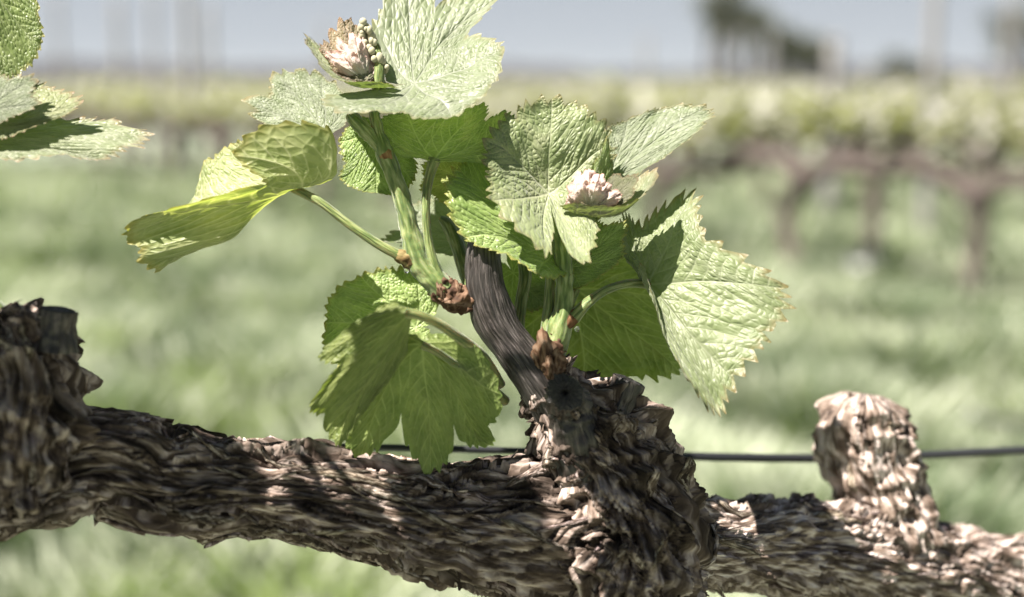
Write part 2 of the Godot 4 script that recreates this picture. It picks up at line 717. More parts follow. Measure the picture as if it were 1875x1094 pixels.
func vein_at(p: Vector2) -> float:
	var f := (p + Vector2.ONE * VE) * (VN / (2.0 * VE))
	var i := clampi(int(f.x), 0, VN - 2)
	var j := clampi(int(f.y), 0, VN - 2)
	var fx := f.x - i
	var fy := f.y - j
	var k := j * VN + i
	return lerpf(lerpf(vein_h[k], vein_h[k + 1], fx), lerpf(vein_h[k + VN], vein_h[k + VN + 1], fx), fy)


# controls: [theta, share of the radius, x, y, q]; theta > 0 runs clockwise from the tip on the upper face
# opt: tint, edge (colour of the teeth), teeth, notch, pucker, ripple, seed, rings, mat
func leaf_mesh(controls: Array, opt := {}) -> ArrayMesh:
	var sd: int = opt.get("seed", 1)
	var notch: float = opt.get("notch", 1.0)
	var teeth: int = opt.get("teeth", 46)
	var tooth: float = opt.get("tooth", 0.085) * 1.45
	var tint: Color = opt.get("tint", Color(0.8, 0.85, 0.7))
	var edge: Color = opt.get("edge", Color(0.9, 0.62, 0.35))
	var pucker: float = opt.get("pucker", 0.03) * 0.5
	var ripple: float = opt.get("ripple", 0.03)
	var rings: int = opt.get("rings", 26)
	var bulge: float = opt.get("round", 0.0)
	var world: bool = opt.get("world", false)
	var src := PackedVector2Array()
	var dst := PackedVector3Array()
	for c in controls:
		var th := deg_to_rad(c[0])
		src.append(Vector2(sin(th), cos(th)) * leaf_r(c[0], notch, bulge) * c[1])
		dst.append(Vector3(c[2], c[3], c[4]) if world else P(c[2], c[3], c[4]))
	var w := tps_fit(src, dst)
	var size := 0.0
	for i in dst.size():
		size += (dst[i] - dst[0]).length() / maxf(0.2, (src[i] - src[0]).length()) / dst.size()
	var m := teeth * 8
	var v := PackedVector3Array([tps(Vector2.ZERO, src, w)])
	var uv := PackedVector2Array([Vector2(0.5, 0.5)])
	var col := PackedColorArray([tint])
	var idx := PackedInt32Array()
	var canon := PackedVector2Array([Vector2.ZERO])
	for k in range(1, rings + 1):
		var fr := pow(float(k) / rings, 0.9)
		for j in m:
			var th := 360.0 * j / m - 180.0
			var r := leaf_r(th, notch, bulge)
			var ph := float(j) / 8.0 + 0.55 * n_lump.get_noise_2d(th * 0.05, sd * 7.3)
			var f := ph - floorf(ph)
			var big := 0.55 + 0.9 * absf(n_lump.get_noise_2d(floorf(ph) * 3.7, sd * 3.1))
			var tri := (f / 0.62 if f < 0.62 else (1.0 - f) / 0.38)
			var out := smoothstep(0.62, 1.0, fr)
			var inner := absf(th) < 168.0
			var rr := r * fr * (1.0 + (tooth * big * (tri - 0.35) * out if inner else 0.0))
			var p := Vector2(sin(deg_to_rad(th)), cos(deg_to_rad(th))) * rr
			canon.append(p)
			v.append(tps(p, src, w))
			uv.append((p + Vector2.ONE * VE) / (2.0 * VE))
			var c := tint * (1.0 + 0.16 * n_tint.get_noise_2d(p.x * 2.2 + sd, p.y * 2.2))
			var e := smoothstep(0.9, 1.0, fr) * clampf(tri * 1.3 - 0.25, 0, 1) if inner else 0.0
			e = maxf(e * 0.95, 0.45 * smoothstep(0.9, 1.0, fr))
			if opt.has("inner"):
				c = c.lerp(opt.inner, 1.0 - smoothstep(0.15, 0.75, fr))
			c = c.lerp(edge, e)
			c.a = 1.0
			col.append(c)
	for j in m:
		idx.append_array([0, 1 + j, 1 + (j + 1) % m])
	for k in rings - 1:
		for j in m:
			var a := 1 + k * m + j
			var b := 1 + k * m + (j + 1) % m
			idx.append_array([a, a + m, b, b, a + m, b + m])
	# relief along the surface's own normal
	var nm := PackedVector3Array()
	nm.resize(v.size())
	for i in range(0, idx.size(), 3):
		var f := (v[idx[i + 1]] - v[idx[i]]).cross(v[idx[i + 2]] - v[idx[i]])
		nm[idx[i]] += f
		nm[idx[i + 1]] += f
		nm[idx[i + 2]] += f
	for i in v.size():
		var p := canon[i]
		var vn := vein_at(p)
		var rad := p.length()
		var h := pucker * (1.0 - vn * vn - 0.5) * smoothstep(0.03, 0.2, rad)
		h += pucker * 0.6 * n_fine.get_noise_2d(p.x * 4.0 + sd * 3.0, p.y * 4.0)
		h += ripple * n_lump.get_noise_2d(p.x * 1.9 + sd * 5.0, p.y * 1.9) * smoothstep(0.1, 0.9, rad) * 1.6
		v[i] += -nm[i].normalized() * h * size
	return finish(v, idx, uv, col)


func leaf(label: String, controls: Array, opt := {}, petiole := []) -> MeshInstance3D:
	var o := part("leaf", leaf_mesh(controls, opt), M[opt.get("mat", "green")], vine, label)
	if petiole.size():
		var t := tube(petiole, {"n": 24, "around": 12, "fine": 0.8, "color": opt.get("stem_tint", Color(0.85, 0.9, 0.75)), "color2": Color(1.0, 0.95, 0.8), "seed": petiole[0][0]})
		part("petiole", t.mesh, M.stem, o)
	return o


# ---- the setting --------------------------------------------------------------
func sheet(points: PackedVector2Array, y: float) -> ArrayMesh:
	var v := PackedVector3Array()
	for p in points:
		v.append(Vector3(p.x, y, p.y))
	var idx := Geometry2D.triangulate_polygon(points)
	return finish(v, idx)


func build_setting() -> void:
	var pm := PlaneMesh.new()
	pm.size = Vector2(1000, 1000)
	struct("ground", pm, M.meadow, "green meadow floor between the rows of vines")
	# low hills along the horizon
	var v := PackedVector3Array()
	var idx := PackedInt32Array()
	var n := 160
	for i in n + 1:
		var a := lerpf(-0.9, 0.9, float(i) / n)
		var h := 5.2 + 3.6 * n_lump.get_noise_2d(a * 3.0, 0.5) + 0.9 * n_fine.get_noise_2d(a * 22.0, 2.0)
		for k in 4:
			var d := 330.0 + 40.0 * k
			v.append(Vector3(sin(a) * d, [-1.0, h * 0.8, h, -1.0][k], -cos(a) * d))
	for i in n:
		for k in 3:
			var a := i * 4 + k
			idx.append_array([a, a + 4, a + 1, a + 1, a + 4, a + 5])
	struct("hills", finish(v, idx), M.hill, "low wooded hills fading along the horizon")
	# grass: blades in tufts
	var tuft := PackedVector3Array()
	var ti := PackedInt32Array()
	var r := RandomNumberGenerator.new()
	r.seed = 5
	for b in 16:
		var a := r.randf() * TAU
		var base := Vector3(cos(a), 0, sin(a)) * r.randf() * 0.05
		var lean := Vector3(cos(a), 0, sin(a)).rotated(Vector3.UP, r.randf_range(-0.6, 0.6)) * r.randf_range(0.02, 0.09)
		var h := r.randf_range(0.05, 0.15)
		var wd := Vector3(-sin(a), 0, cos(a)).rotated(Vector3.UP, r.randf_range(-1, 1)) * r.randf_range(0.004, 0.008)
		var k := tuft.size()
		tuft.append_array([base - wd, base + wd, base + lean * 0.4 + Vector3.UP * h * 0.6 - wd * 0.8, base + lean * 0.4 + Vector3.UP * h * 0.6 + wd * 0.8, base + lean + Vector3.UP * h])
		ti.append_array([k, k + 1, k + 2, k + 1, k + 3, k + 2, k + 2, k + 3, k + 4])
	var mm := MultiMesh.new()
	mm.transform_format = MultiMesh.TRANSFORM_3D
	mm.use_colors = true
	mm.mesh = finish(tuft, ti)
	var spots := []
	while spots.size() < 30000:
		var d := 1.7 + 14.0 * pow(r.randf(), 1.6)
		var x := r.randf_range(-0.44, 0.44) * d + r.randf_range(-0.3, 0.3)
		var dens := n_lump.get_noise_2d(x * 1.1, d * 1.1) + 0.5 * n_lump.get_noise_2d(x * 3.3 + 7.0, d * 3.3)
		if dens + 0.45 > r.randf():
			spots.append(Vector3(x, dens, -d))
	mm.instance_count = spots.size()
	for i in spots.size():
		var s: Vector3 = spots[i]
		var sc := r.randf_range(0.7, 1.5) * (1.0 + 0.5 * s.y)
		var t := n_lump.get_noise_2d(s.x * 1.1 + 30.0, s.z * 1.1) + 1.3 * n_lump.get_noise_2d(s.x * 6.5 + 60.0, s.z * 3.5) + r.randf_range(-0.25, 0.25)
		mm.set_instance_transform(i, Transform3D(Basis(Vector3.UP, r.randf() * TAU).scaled(Vector3.ONE * sc), Vector3(s.x, 0, s.z)))
		var c := Color(0.13, 0.19, 0.095).lerp(Color(0.84, 0.88, 0.70), clampf(0.45 + 0.8 * t, 0, 1))
		mm.set_instance_color(i, c)
	var g := MultiMeshInstance3D.new()
	g.name = "grass"
	g.multimesh = mm
	g.material_override = M.blade
	g.set_meta("label", "long spring grass covering the ground between the rows")
	g.set_meta("category", "grass")
	g.set_meta("kind", "stuff")
	add_child(g)
	# pale strip under the second row, reddish bare soil
	var a0 := Vector2(ROW_A.x, ROW_A.z) - Vector2(ROW_D.x, ROW_D.z) * 4.0
	var b0 := Vector2(ROW_A.x, ROW_A.z) + Vector2(ROW_D.x, ROW_D.z) * 18.0
	for k in 3:
		var side := Vector2(ROW_N.x, ROW_N.z)
		var o := side * (2.6 * k)
		struct("mulch_strip", sheet(PackedVector2Array([a0 + o - side * 0.3, b0 + o - side * 0.3, b0 + o + side * 0.3, a0 + o + side * 0.3]), 0.004 + 0.0 * k), M.straw, ["pale dry strip under the nearest row behind", "pale dry strip under the second row behind", "pale dry strip under the third row behind"][k])
	for k in 2:
		var l0 := on_ground(-900, 13.2 + 2.6 * k)
		var l1 := on_ground(2400, 8.6 + 1.9 * k)
		var tw := 0.22
		struct("track", sheet(PackedVector2Array([Vector2(l0.x, l0.z - tw), Vector2(l1.x, l1.z - tw), Vector2(l1.x, l1.z + tw), Vector2(l0.x, l0.z + tw)]), 0.010), M.straw, ["pale wheel track crossing the grass nearer the camera", "pale wheel track crossing the grass farther off"][k])
	var poly := PackedVector2Array()
	var c0 := on_ground(885, 2.72)
	for i in 26:
		var a := TAU * i / 26
		var rr := 1.0 + 0.35 * n_lump.get_noise_2d(cos(a) * 1.5, sin(a) * 1.5 + 3.0)
		poly.append(Vector2(c0.x + cos(a) * 0.20 * rr, c0.z + sin(a) * 0.16 * rr))
	struct("soil", sheet(poly, 0.006), M.soil, "patch of bare reddish soil in the grass below the cordon")


const ROW_A := Vector3(1.90, 0, -5.8)
const ROW_D := Vector3(-0.584, 0, -0.812)
const ROW_N := Vector3(0.812, 0, -0.584)


func far_vine(label: String, variant: int, group: String) -> Node3D:
	var r := RandomNumberGenerator.new()
	r.seed = 100 + variant
	var t := thing("grapevine", label, "grapevine", Vector3.ZERO, 0.0, group)
	var h := 0.57
	var bend := r.randf_range(-0.13, 0.13)
	part("trunk", tube([[0, -0.02, 0, 0.042], [bend * 0.4, 0.18, 0.02, 0.034], [bend, 0.38, -0.01, 0.036], [0.0, h, 0, 0.055]], {"world": true, "n": 20, "around": 12, "lump": 60.0, "fibre": 50.0, "seed": variant * 3.0}).mesh, M.far_bark, t)
	for sd in [-1.0, 1.0]:
		var s: float = sd
		var arm := part("cordon", tube([[0, h - 0.05, 0, 0.05], [s * 0.12, h + 0.03, 0.01, 0.045], [s * 0.3, h + 0.05 + r.randf_range(-.03, .03), 0, 0.04], [s * 0.5, h + 0.04, 0.01, 0.036]], {"world": true, "n": 20, "around": 10, "lump": 90.0, "fibre": 60.0, "seed": variant * 5.0 + s}).mesh, M.far_bark, t)
		for k in 3:
			var x := s * (0.1 + 0.14 * k + r.randf_range(-0.03, 0.03))
			part("spur", tube([[x, h + 0.03, 0, 0.032], [x + r.randf_range(-.03, .03), h + 0.10, r.randf_range(-.02, .02), 0.024], [x + r.randf_range(-.05, .05), h + 0.15, r.randf_range(-.03, .03), 0.014]], {"world": true, "n": 8, "around": 8, "lump": 60.0, "seed": variant * 9.0 + k}).mesh, M.far_bark, arm)
	var v := PackedVector3Array()
	var col := PackedColorArray()
	var idx := PackedInt32Array()
	for k in 8:
		var x := lerpf(-0.5, 0.5, (k + r.randf()) / 8.0)
		var top := r.randf_range(0.06, 0.26)
		for l in 30:
			var f := r.randf()
			var p := Vector3(x, h + 0.15 + top * f, 0) + Vector3(r.randf_range(-1, 1), r.randf_range(-0.4, 0.4), r.randf_range(-1, 1)) * 0.085
			var b := Basis.from_euler(Vector3(r.randf_range(-1.1, 0.4), r.randf() * TAU, r.randf_range(-0.7, 0.7))) * r.randf_range(0.025, 0.05)
			var i0 := v.size()
			v.append(p)
			for a in 7:
				var th := TAU * a / 7.0
				v.append(p + b * Vector3(sin(th) * (1.0 if a % 2 else 0.75), 0.12 * cos(th * 2.0), -cos(th) * (1.0 if a % 2 else 0.75) + 0.6))
			var c := Color(0.35, 0.35, 0.30).lerp(Color(0.54, 0.525, 0.475), r.randf()) * r.randf_range(0.75, 1.0)
			c.a = 1.0
			for a in 8:
				col.append(c)
			for a in 7:
				idx.append_array([i0, i0 + 1 + a, i0 + 1 + (a + 1) % 7])
	part("foliage", finish(v, idx, PackedVector2Array(), col), M.far_leaf, t)
	return t


func build_far_vines() -> void:
	var protos := []
	var first_used := [false, false, false]
	for k in 3:
		protos.append(far_vine("vine", k, "vines in the rows behind"))
	var names := ["second", "third", "fourth", "fifth", "sixth", "seventh", "eighth", "ninth", "tenth"]
	var turn := atan2(-ROW_D.z, ROW_D.x)
	var count := 0
	for row in 9:
		for k in range(-4, 46):
			var p := ROW_A + ROW_N * (2.6 * row) + ROW_D * (0.93 * k)
			if row > 0:
				p += ROW_D * rng.randf_range(-0.2, 0.2)
			var d := -p.z
			if d < 4.6 or d > 46.0 or absf(p.x) > 0.40 * d + 0.6:
				continue
			var id := (k + row * 2 + 30) % 3
			var o: Node3D = protos[id]
			if first_used[id]:
				o = protos[id].duplicate()
				o.name = numbered("grapevine")
				add_child(o)
			first_used[id] = true
			o.position = p
			o.rotation.y = turn + rng.randf_range(-0.06, 0.06) + (PI if rng.randf() < 0.5 else 0.0)
			o.scale = Vector3.ONE * rng.randf_range(0.93, 1.08)
			if row == 0 and k == 0:
				o.set_meta("label", "blurred vine with a leaning pinkish trunk, nearest of the row behind on the right")
			elif row == 0:
				var ord_: Array = ["outermost at the right edge", "first", "second", "third", "fourth", "fifth", "sixth", "seventh", "eighth", "ninth", "tenth", "eleventh", "twelfth", "thirteenth", "fourteenth", "fifteenth", "sixteenth", "seventeenth", "eighteenth", "nineteenth", "twentieth", "twenty-first", "twenty-second", "twenty-third", "twenty-fourth"]
				o.set_meta("label", ("blurred vine %s, cut off by it" % ord_[0]) if k < 0 else "blurred young-leaved vine, %s to the left of the nearest vine with a leaning trunk" % ord_[clampi(k, 1, 24)])
				o.set_meta("group", "vines in the nearest row behind")
			else:
				o.set_meta("label", "small hazy vine in the %s row back from the camera" % names[row])
				o.set_meta("group", "vines in the %s row" % names[row])
			count += 1
	# the leaning arm of the nearest vine


func build_posts_and_trees() -> void:
	var posts := [[120, 15.0, 1.95, 0.030], [228, 17.0, 1.95, 0.045], [292, 14.0, 1.9, 0.03], [352, 12.6, 1.9, 0.045], [392, 19.0, 2.0, 0.05], [600, 24.0, 2.0, 0.05], [1520, 9.6, 1.27, 0.05], [1697, 8.4, 1.9, 0.035], [1835, 12.0, 1.9, 0.035], [1602, 7.0, 0.8, 0.04], [1312, 30.0, 1.95, 0.055], [1355, 27.0, 1.95, 0.05], [1405, 29.0, 1.95, 0.05], [1180, 26.0, 1.8, 0.05]]
	var post_labels := ["slim grey post farthest to the left, above the leaf at the edge", "pale post second from the left edge", "thin grey post third from the left edge", "broader grey post above the dark trunk on the left", "short distant post just right of the broad one on the left", "faint distant post behind the top of the main shoot", "pale short post beside the smallest tree of the clump", "tall slim post rising clear of the frame on the right", "tall post nearest the right edge", "stout brown-grey stake between the vines on the right", "pale post in front of the tallest gum tree", "pale post between the two tall gum trees", "pale post in front of the lower dark tree", "small faint post left of the gum trees"]
	for k in posts.size():
		var q: Array = posts[k]
		var base := on_ground(q[0], q[1])
		var where := "left of the foreground leaves" if q[0] < 800 else "right of the foreground leaves"
		var o := thing("trellis_post", post_labels[k], "post", base, 0.0, "trellis posts " + where)
		part("post", tube([[0, -0.05, 0, q[3]], [0.0, q[2] * 0.5, 0, q[3]], [0.0, q[2], 0, q[3] * 0.95]], {"world": true, "n": 8, "around": 10, "lump": 6.0}).mesh, M.far_bark if k == 9 else M.post, o)
		part("cap", tube([[0, q[2] - 0.01, 0, q[3] * 1.15], [0, q[2] + 0.01, 0, q[3] * 1.15], [0, q[2] + 0.02, 0, q[3] * 0.4]], {"world": true, "n": 4, "around": 10}).mesh, M.post, o)
	var trees := [[1318, 58.0, 5.0, 0.8, "dark gum tree with the tallest rounded crown, above the right rows"], [1365, 61.0, 4.3, 0.8, "dark gum tree standing just right of the tallest one"], [1425, 63.0, 3.4, 0.9, "lower dark tree in the middle of the clump on the right"], [1485, 66.0, 3.0, 0.8, "smallest tree at the right end of the clump"], [1650, 78.0, 2.4, 0.9, "faint low tree alone between the clump and the right edge"], [1860, 62.0, 4.3, 1.3, "hazy grey tree at the right edge of the view"]]
	for k in trees.size():
		var q: Array = trees[k]
		var r := RandomNumberGenerator.new()
		r.seed = 300 + k
		var o := thing("gum_tree", q[4], "tree", on_ground(q[0], q[1]))
		var h: float = q[2]
		for s in 3:
			var x := r.randf_range(-0.5, 0.5)
			part("trunk", tube([[x, -0.05, 0, 0.16], [x + r.randf_range(-.1, .1), h * 0.3, r.randf_range(-.3, .3), 0.13], [x * 1.3, h * 0.62, r.randf_range(-.4, .4), 0.09], [x * 1.6, h * 0.85, 0, 0.04]], {"world": true, "n": 12, "around": 8, "lump": 120.0, "seed": s * 3.0}).mesh, M.far_bark, o)
		var v := PackedVector3Array()
		var col := PackedColorArray()
		var idx := PackedInt32Array()
		for c in 16:
			var cc := Vector3(r.randf_range(-1, 1) * q[3], h * r.randf_range(0.55, 0.95), r.randf_range(-1, 1) * q[3])
			var cr := r.randf_range(0.25, 0.55)
			for l in 150:
				var p := cc + Vector3(r.randfn(), r.randfn() * 0.7, r.randfn()) * cr * 0.55
				var b := Basis.from_euler(Vector3(r.randf() * TAU, r.randf() * TAU, 0)) * r.randf_range(0.06, 0.12)
				var i0 := v.size()
				v.append_array([p + b * Vector3(0, 0, -1.4), p + b * Vector3(0.5, 0, 0), p + b * Vector3(0, 0, 1.4), p + b * Vector3(-0.5, 0, 0)])
				var cl := Color(0.085, 0.09, 0.078).lerp(Color(0.16, 0.16, 0.14), r.randf())
				for a in 4:
					col.append(cl)
				idx.append_array([i0, i0 + 1, i0 + 2, i0, i0 + 2, i0 + 3])
		part("crown", finish(v, idx, PackedVector2Array(), col), M.far_leaf, o)


func build_small_field_things() -> void:
	# drip hose lying in the grass behind
	var hz := thing("drip_hose", "dark irrigation hose lying in the grass behind the cordon", "hose", on_ground(900, 3.8))
	var w := []
	for k in 9:
		var x := -300.0 + 300.0 * k
		var d := 4.25 - 0.00042 * (x - 200.0)
		var p := on_ground(x, d) - hz.position
		w.append([p.x, 0.13 + 0.01 * sin(k * 2.0), p.z, 0.011])
	part("pipe", tube(w, {"world": true, "n": 60, "around": 10}).mesh, M.hose, hz)
	for k in [1, 3, 5, 7]:
		var p: Array = w[k]
		part("dripper", tube([[p[0] - 0.02, p[1], p[2], 0.016], [p[0] + 0.02, p[1], p[2], 0.016]], {"world": true, "n": 4, "around": 10}).mesh, M.hose, hz)
	# white scrap
	var sc := thing("cloth_scrap", "small white scrap of cloth caught in the grass on the right", "scrap", on_ground(1597, 6.6) + Vector3(0, 0.17, 0))
	var v := PackedVector3Array()
	var idx := PackedInt32Array()
	for j in 9:
		for i in 9:
			v.append(Vector3((i - 4) * 0.027, 0.05 * n_lump.get_noise_2d(i * 0.3, j * 0.3) + 0.05 - 0.008 * (absf(i - 4) + absf(j - 4)) + 0.004 * (i - 4), (j - 4) * 0.03))
	for j in 8:
		for i in 8:
			var a := j * 9 + i
			idx.append_array([a, a + 1, a + 9, a + 1, a + 10, a + 9])
	part("cloth", finish(v, idx), M.white, sc)
	# weeds
	var weeds := [[1410, 3.9, "dark leafy weed in the grass below the right leaf"], [1845, 4.7, "dark weed clump by the trunk of the vine on the right"], [60, 2.75, "dark weed at the lower left below the cordon"], [640, 2.85, "dark weed below the middle of the left cordon"], [300, 4.9, "weed in the grass left of the hanging leaf"], [1250, 5.6, "weed in the grass behind the right leaf"]]
	for k in weeds.size():
		var q: Array = weeds[k]
		var r := RandomNumberGenerator.new()
		r.seed = 500 + k
		var o := thing("weed", q[2], "weed", on_ground(q[0], q[1]))
		var wv := PackedVector3Array()
		var wc := PackedColorArray()
		var wi := PackedInt32Array()
		for l in 42:
			var a := r.randf() * TAU
			var dir := Vector3(cos(a), r.randf_range(0.4, 1.6), sin(a)).normalized()
			var side := dir.cross(Vector3.UP).normalized() * r.randf_range(0.008, 0.016)
			var ln := r.randf_range(0.06, 0.15)
			var b := Vector3(cos(a), 0, sin(a)) * 0.03 + Vector3.UP * r.randf() * 0.08
			var i0 := wv.size()
			wv.append_array([b, b + dir * ln * 0.5 + side, b + dir * ln - Vector3.UP * 0.02, b + dir * ln * 0.5 - side])
			for c in 4:
				wc.append(Color(0.05, 0.085, 0.045).lerp(Color(0.08, 0.13, 0.06), r.randf()))
			wi.append_array([i0, i0 + 1, i0 + 2, i0, i0 + 2, i0 + 3])
		part("foliage", finish(wv, wi, PackedVector2Array(), wc), M.blade, o)
	# white field flowers
	var flowers := [[1800, 3.45], [1770, 3.7], [1690, 3.2], [420, 4.6], [365, 5.0], [1010, 5.5], [200, 3.0], [1560, 5.0], [310, 2.75], [1480, 2.9], [1655, 4.4], [470, 5.9]]
	var fm := PackedVector3Array()
	var fi := PackedInt32Array()
	for k in 8:
		var a := TAU * k / 8
		var d := Vector3(cos(a), 0.35, sin(a))
		var s := Vector3(-sin(a), 0, cos(a)) * 0.005
		var i0 := fm.size()
		fm.append_array([Vector3.ZERO, d * 0.01 + s, d * 0.018, d * 0.01 - s])
		fi.append_array([i0, i0 + 1, i0 + 2, i0, i0 + 2, i0 + 3])
	var petals := finish(fm, fi)
	var stalk: ArrayMesh = tube([[0, 0, 0, 0.0015], [0.004, 0.1, 0, 0.0013], [0, 0.19, 0.004, 0.001]], {"world": true, "n": 6, "around": 6, "color": Color(0.5, 0.6, 0.4)}).mesh
	for k in flowers.size():
		var q: Array = flowers[k]
		var o := thing("wildflower", "tiny white wildflower blurred in the grass", "flower", on_ground(q[0], q[1]), k * 0.7, "white wildflowers in the grass")
		part("stalk", stalk, M.stem, o)
		part("petals", petals, M.white, o).position = Vector3(0, 0.19, 0.004)


# ---- the vine in front --------------------------------------------------------
func build_vine() -> void:
	var foot := P(1115, 1200, 0)
	vine = thing("grapevine", "gnarled grapevine branch in sharp focus with fresh spring leaves", "grapevine", Vector3(foot.x, 0, foot.z))
	var bark_a := Color(0.14, 0.122, 0.108)  # darkened: shade on trunk and left arm is put into the colour
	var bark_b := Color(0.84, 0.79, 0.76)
	var sunlit_bark_a := Color(0.95, 0.91, 0.90)  # right arm and stump lightened as if sunlit; the light is in the colour
	var sunlit_bark_b := Color(1.0, 0.97, 0.95)
	# trunk and head
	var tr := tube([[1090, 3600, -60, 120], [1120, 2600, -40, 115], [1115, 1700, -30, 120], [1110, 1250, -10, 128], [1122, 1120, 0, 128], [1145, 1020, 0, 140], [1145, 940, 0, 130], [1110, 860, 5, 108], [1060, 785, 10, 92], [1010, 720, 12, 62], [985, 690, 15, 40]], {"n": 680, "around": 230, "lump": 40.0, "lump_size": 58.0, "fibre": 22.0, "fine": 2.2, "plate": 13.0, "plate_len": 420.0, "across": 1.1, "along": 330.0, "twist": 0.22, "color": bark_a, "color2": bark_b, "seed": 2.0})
	var trunk := part("trunk", tr.mesh, M.bark, vine)
	bark_strips(trunk, tr, 110, 46.0, 7, 4, 16.0)
	# cordons
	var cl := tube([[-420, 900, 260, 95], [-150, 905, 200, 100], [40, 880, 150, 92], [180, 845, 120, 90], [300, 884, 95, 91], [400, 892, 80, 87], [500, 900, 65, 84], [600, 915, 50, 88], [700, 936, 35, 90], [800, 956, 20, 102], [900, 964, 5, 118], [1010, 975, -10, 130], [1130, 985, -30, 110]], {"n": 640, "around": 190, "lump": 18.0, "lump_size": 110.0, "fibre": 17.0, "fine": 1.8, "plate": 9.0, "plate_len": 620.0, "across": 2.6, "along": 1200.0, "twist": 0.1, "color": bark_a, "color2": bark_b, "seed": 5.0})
	var cordon := part("cordon", cl.mesh, M.bark, vine)
	bark_strips(cordon, cl, 130, 75.0, 4, 8, 13.0)
	var cr := tube([[1150, 990, -50, 100], [1300, 1000, -160, 76], [1400, 1003, -250, 84], [1500, 1012, -330, 86], [1600, 1030, -410, 95], [1700, 1050, -480, 90], [1800, 1068, -550, 86], [1920, 1088, -620, 86], [2150, 1120, -760, 84]], {"n": 420, "around": 170, "lump": 18.0, "lump_size": 110.0, "fibre": 17.0, "fine": 1.8, "plate": 9.0, "plate_len": 560.0, "across": 2.6, "along": 1200.0, "twist": -0.1, "color": sunlit_bark_a.darkened(0.12), "color2": sunlit_bark_b, "seed": 15.0})
	var cordon_r := part("cordon", cr.mesh, M.bark, vine)
	bark_strips(cordon_r, cr, 80, 50.0, 4, 18, 13.0)
	# spurs: stumps of old wood on the arms
	var sl := tube([[30, 930, 165, 85], [36, 850, 170, 112], [40, 770, 175, 114], [46, 700, 175, 100], [32, 640, 170, 84], [12, 606, 168, 62], [-4, 584, 168, 38], [-10, 572, 168, 12]], {"n": 240, "around": 180, "lump": 46.0, "lump_size": 60.0, "fibre": 22.0, "fine": 2.5, "plate": 11.0, "plate_len": 360.0, "across": 1.1, "along": 330.0, "twist": 0.25, "color": bark_a, "color2": bark_b, "seed": 25.0})
	var spur_l := part("spur", sl.mesh, M.bark, vine)
	bark_strips(spur_l, sl, 40, 34.0, 5, 28, 14.0)
	var sr := tube([[1640, 1010, -420, 85], [1620, 930, -425, 78], [1595, 860, -425, 80], [1580, 790, -425, 80], [1582, 745, -425, 66], [1585, 722, -425, 30]], {"n": 160, "around": 150, "lump": 22.0, "lump_size": 60.0, "fibre": 16.0, "fine": 1.6, "plate": 7.0, "plate_len": 360.0, "across": 1.1, "along": 380.0, "twist": 0.1, "color": sunlit_bark_a, "color2": sunlit_bark_b, "seed": 35.0})
	var spur_r := part("spur", sr.mesh, M.bark, vine, "blunt stump of old wood on the right arm, bark lightened as if sunlit")
	bark_strips(spur_r, sr, 24, 28.0, 4, 38, 9.0)
	# pruning stubs with their cut faces
	stub([[1066, 860, 45, 58], [1056, 800, 66, 50], [1045, 748, 84, 41], [1037, 728, 112, 35], [1035, 719, 140, 34]], 45.0, "dark round pruning cut facing the camera")
	stub([[1112, 790, 20, 40], [1132, 738, 20, 30], [1150, 696, 22, 28]], 55.0, "short cut stub behind the head of the vine")
	stub([[98, 640, 215, 40], [102, 600, 220, 31], [106, 568, 224, 30]], 65.0, "dark cut stub on the left spur")
	# cane
	var ct := tube([[1025, 770, 20, 40], [1000, 720, 28, 43], [962, 665, 30, 39], [925, 615, 30, 36], [902, 574, 30, 40], [888, 525, 30, 35], [885, 480, 30, 32], [886, 446, 26, 30]], {"n": 220, "around": 120, "lump": 4.0, "lump_size": 90.0, "fibre": 2.2, "fine": 1.0, "along": 900.0, "grain": 2.6, "color": Color(0.75, 0.7, 0.68), "color2": Color.WHITE, "seed": 65.0})
	part("cane", ct.mesh, M.cane, vine)
	# knobbly shoot bases
	var kn := tube([[885, 552, 30, 22], [857, 550, 32, 22], [836, 546, 34, 25], [814, 532, 36, 23], [797, 514, 36, 21]], {"n": 50, "around": 50, "lump": 9.0, "lump_size": 18.0, "fine": 4.0, "color": Color(0.5, 0.4, 0.36), "color2": Color(0.95, 0.85, 0.78), "seed": 75.0})
	part("shoot_base", kn.mesh, M.scale, vine)
	var kn2 := tube([[1002, 695, 40, 20], [1004, 665, 42, 25], [1010, 640, 40, 22], [1016, 615, 36, 14]], {"n": 40, "around": 40, "lump": 14.0, "lump_size": 16.0, "fine": 5.0, "color": Color(0.55, 0.45, 0.4), "color2": Color(1.0, 0.9, 0.8), "seed": 85.0})
	part("bud_scale", kn2.mesh, M.scale, vine, "papery brown bud scale at the foot of the right shoot")
	# papery scales left round the feet of the shoots
	var sc_spots := [[838, 560, 56, 814, 550, 58, 14, 1], [842, 554, 54, 834, 512, 48, 13, 2], [812, 548, 58, 800, 514, 60, 10, 4], [1004, 690, 66, 992, 600, 74, 26, 6], [1016, 684, 68, 1022, 636, 80, 20, 7], [992, 688, 60, 975, 640, 66, 16, 8], [1010, 694, 70, 1004, 650, 88, 16, 9]]
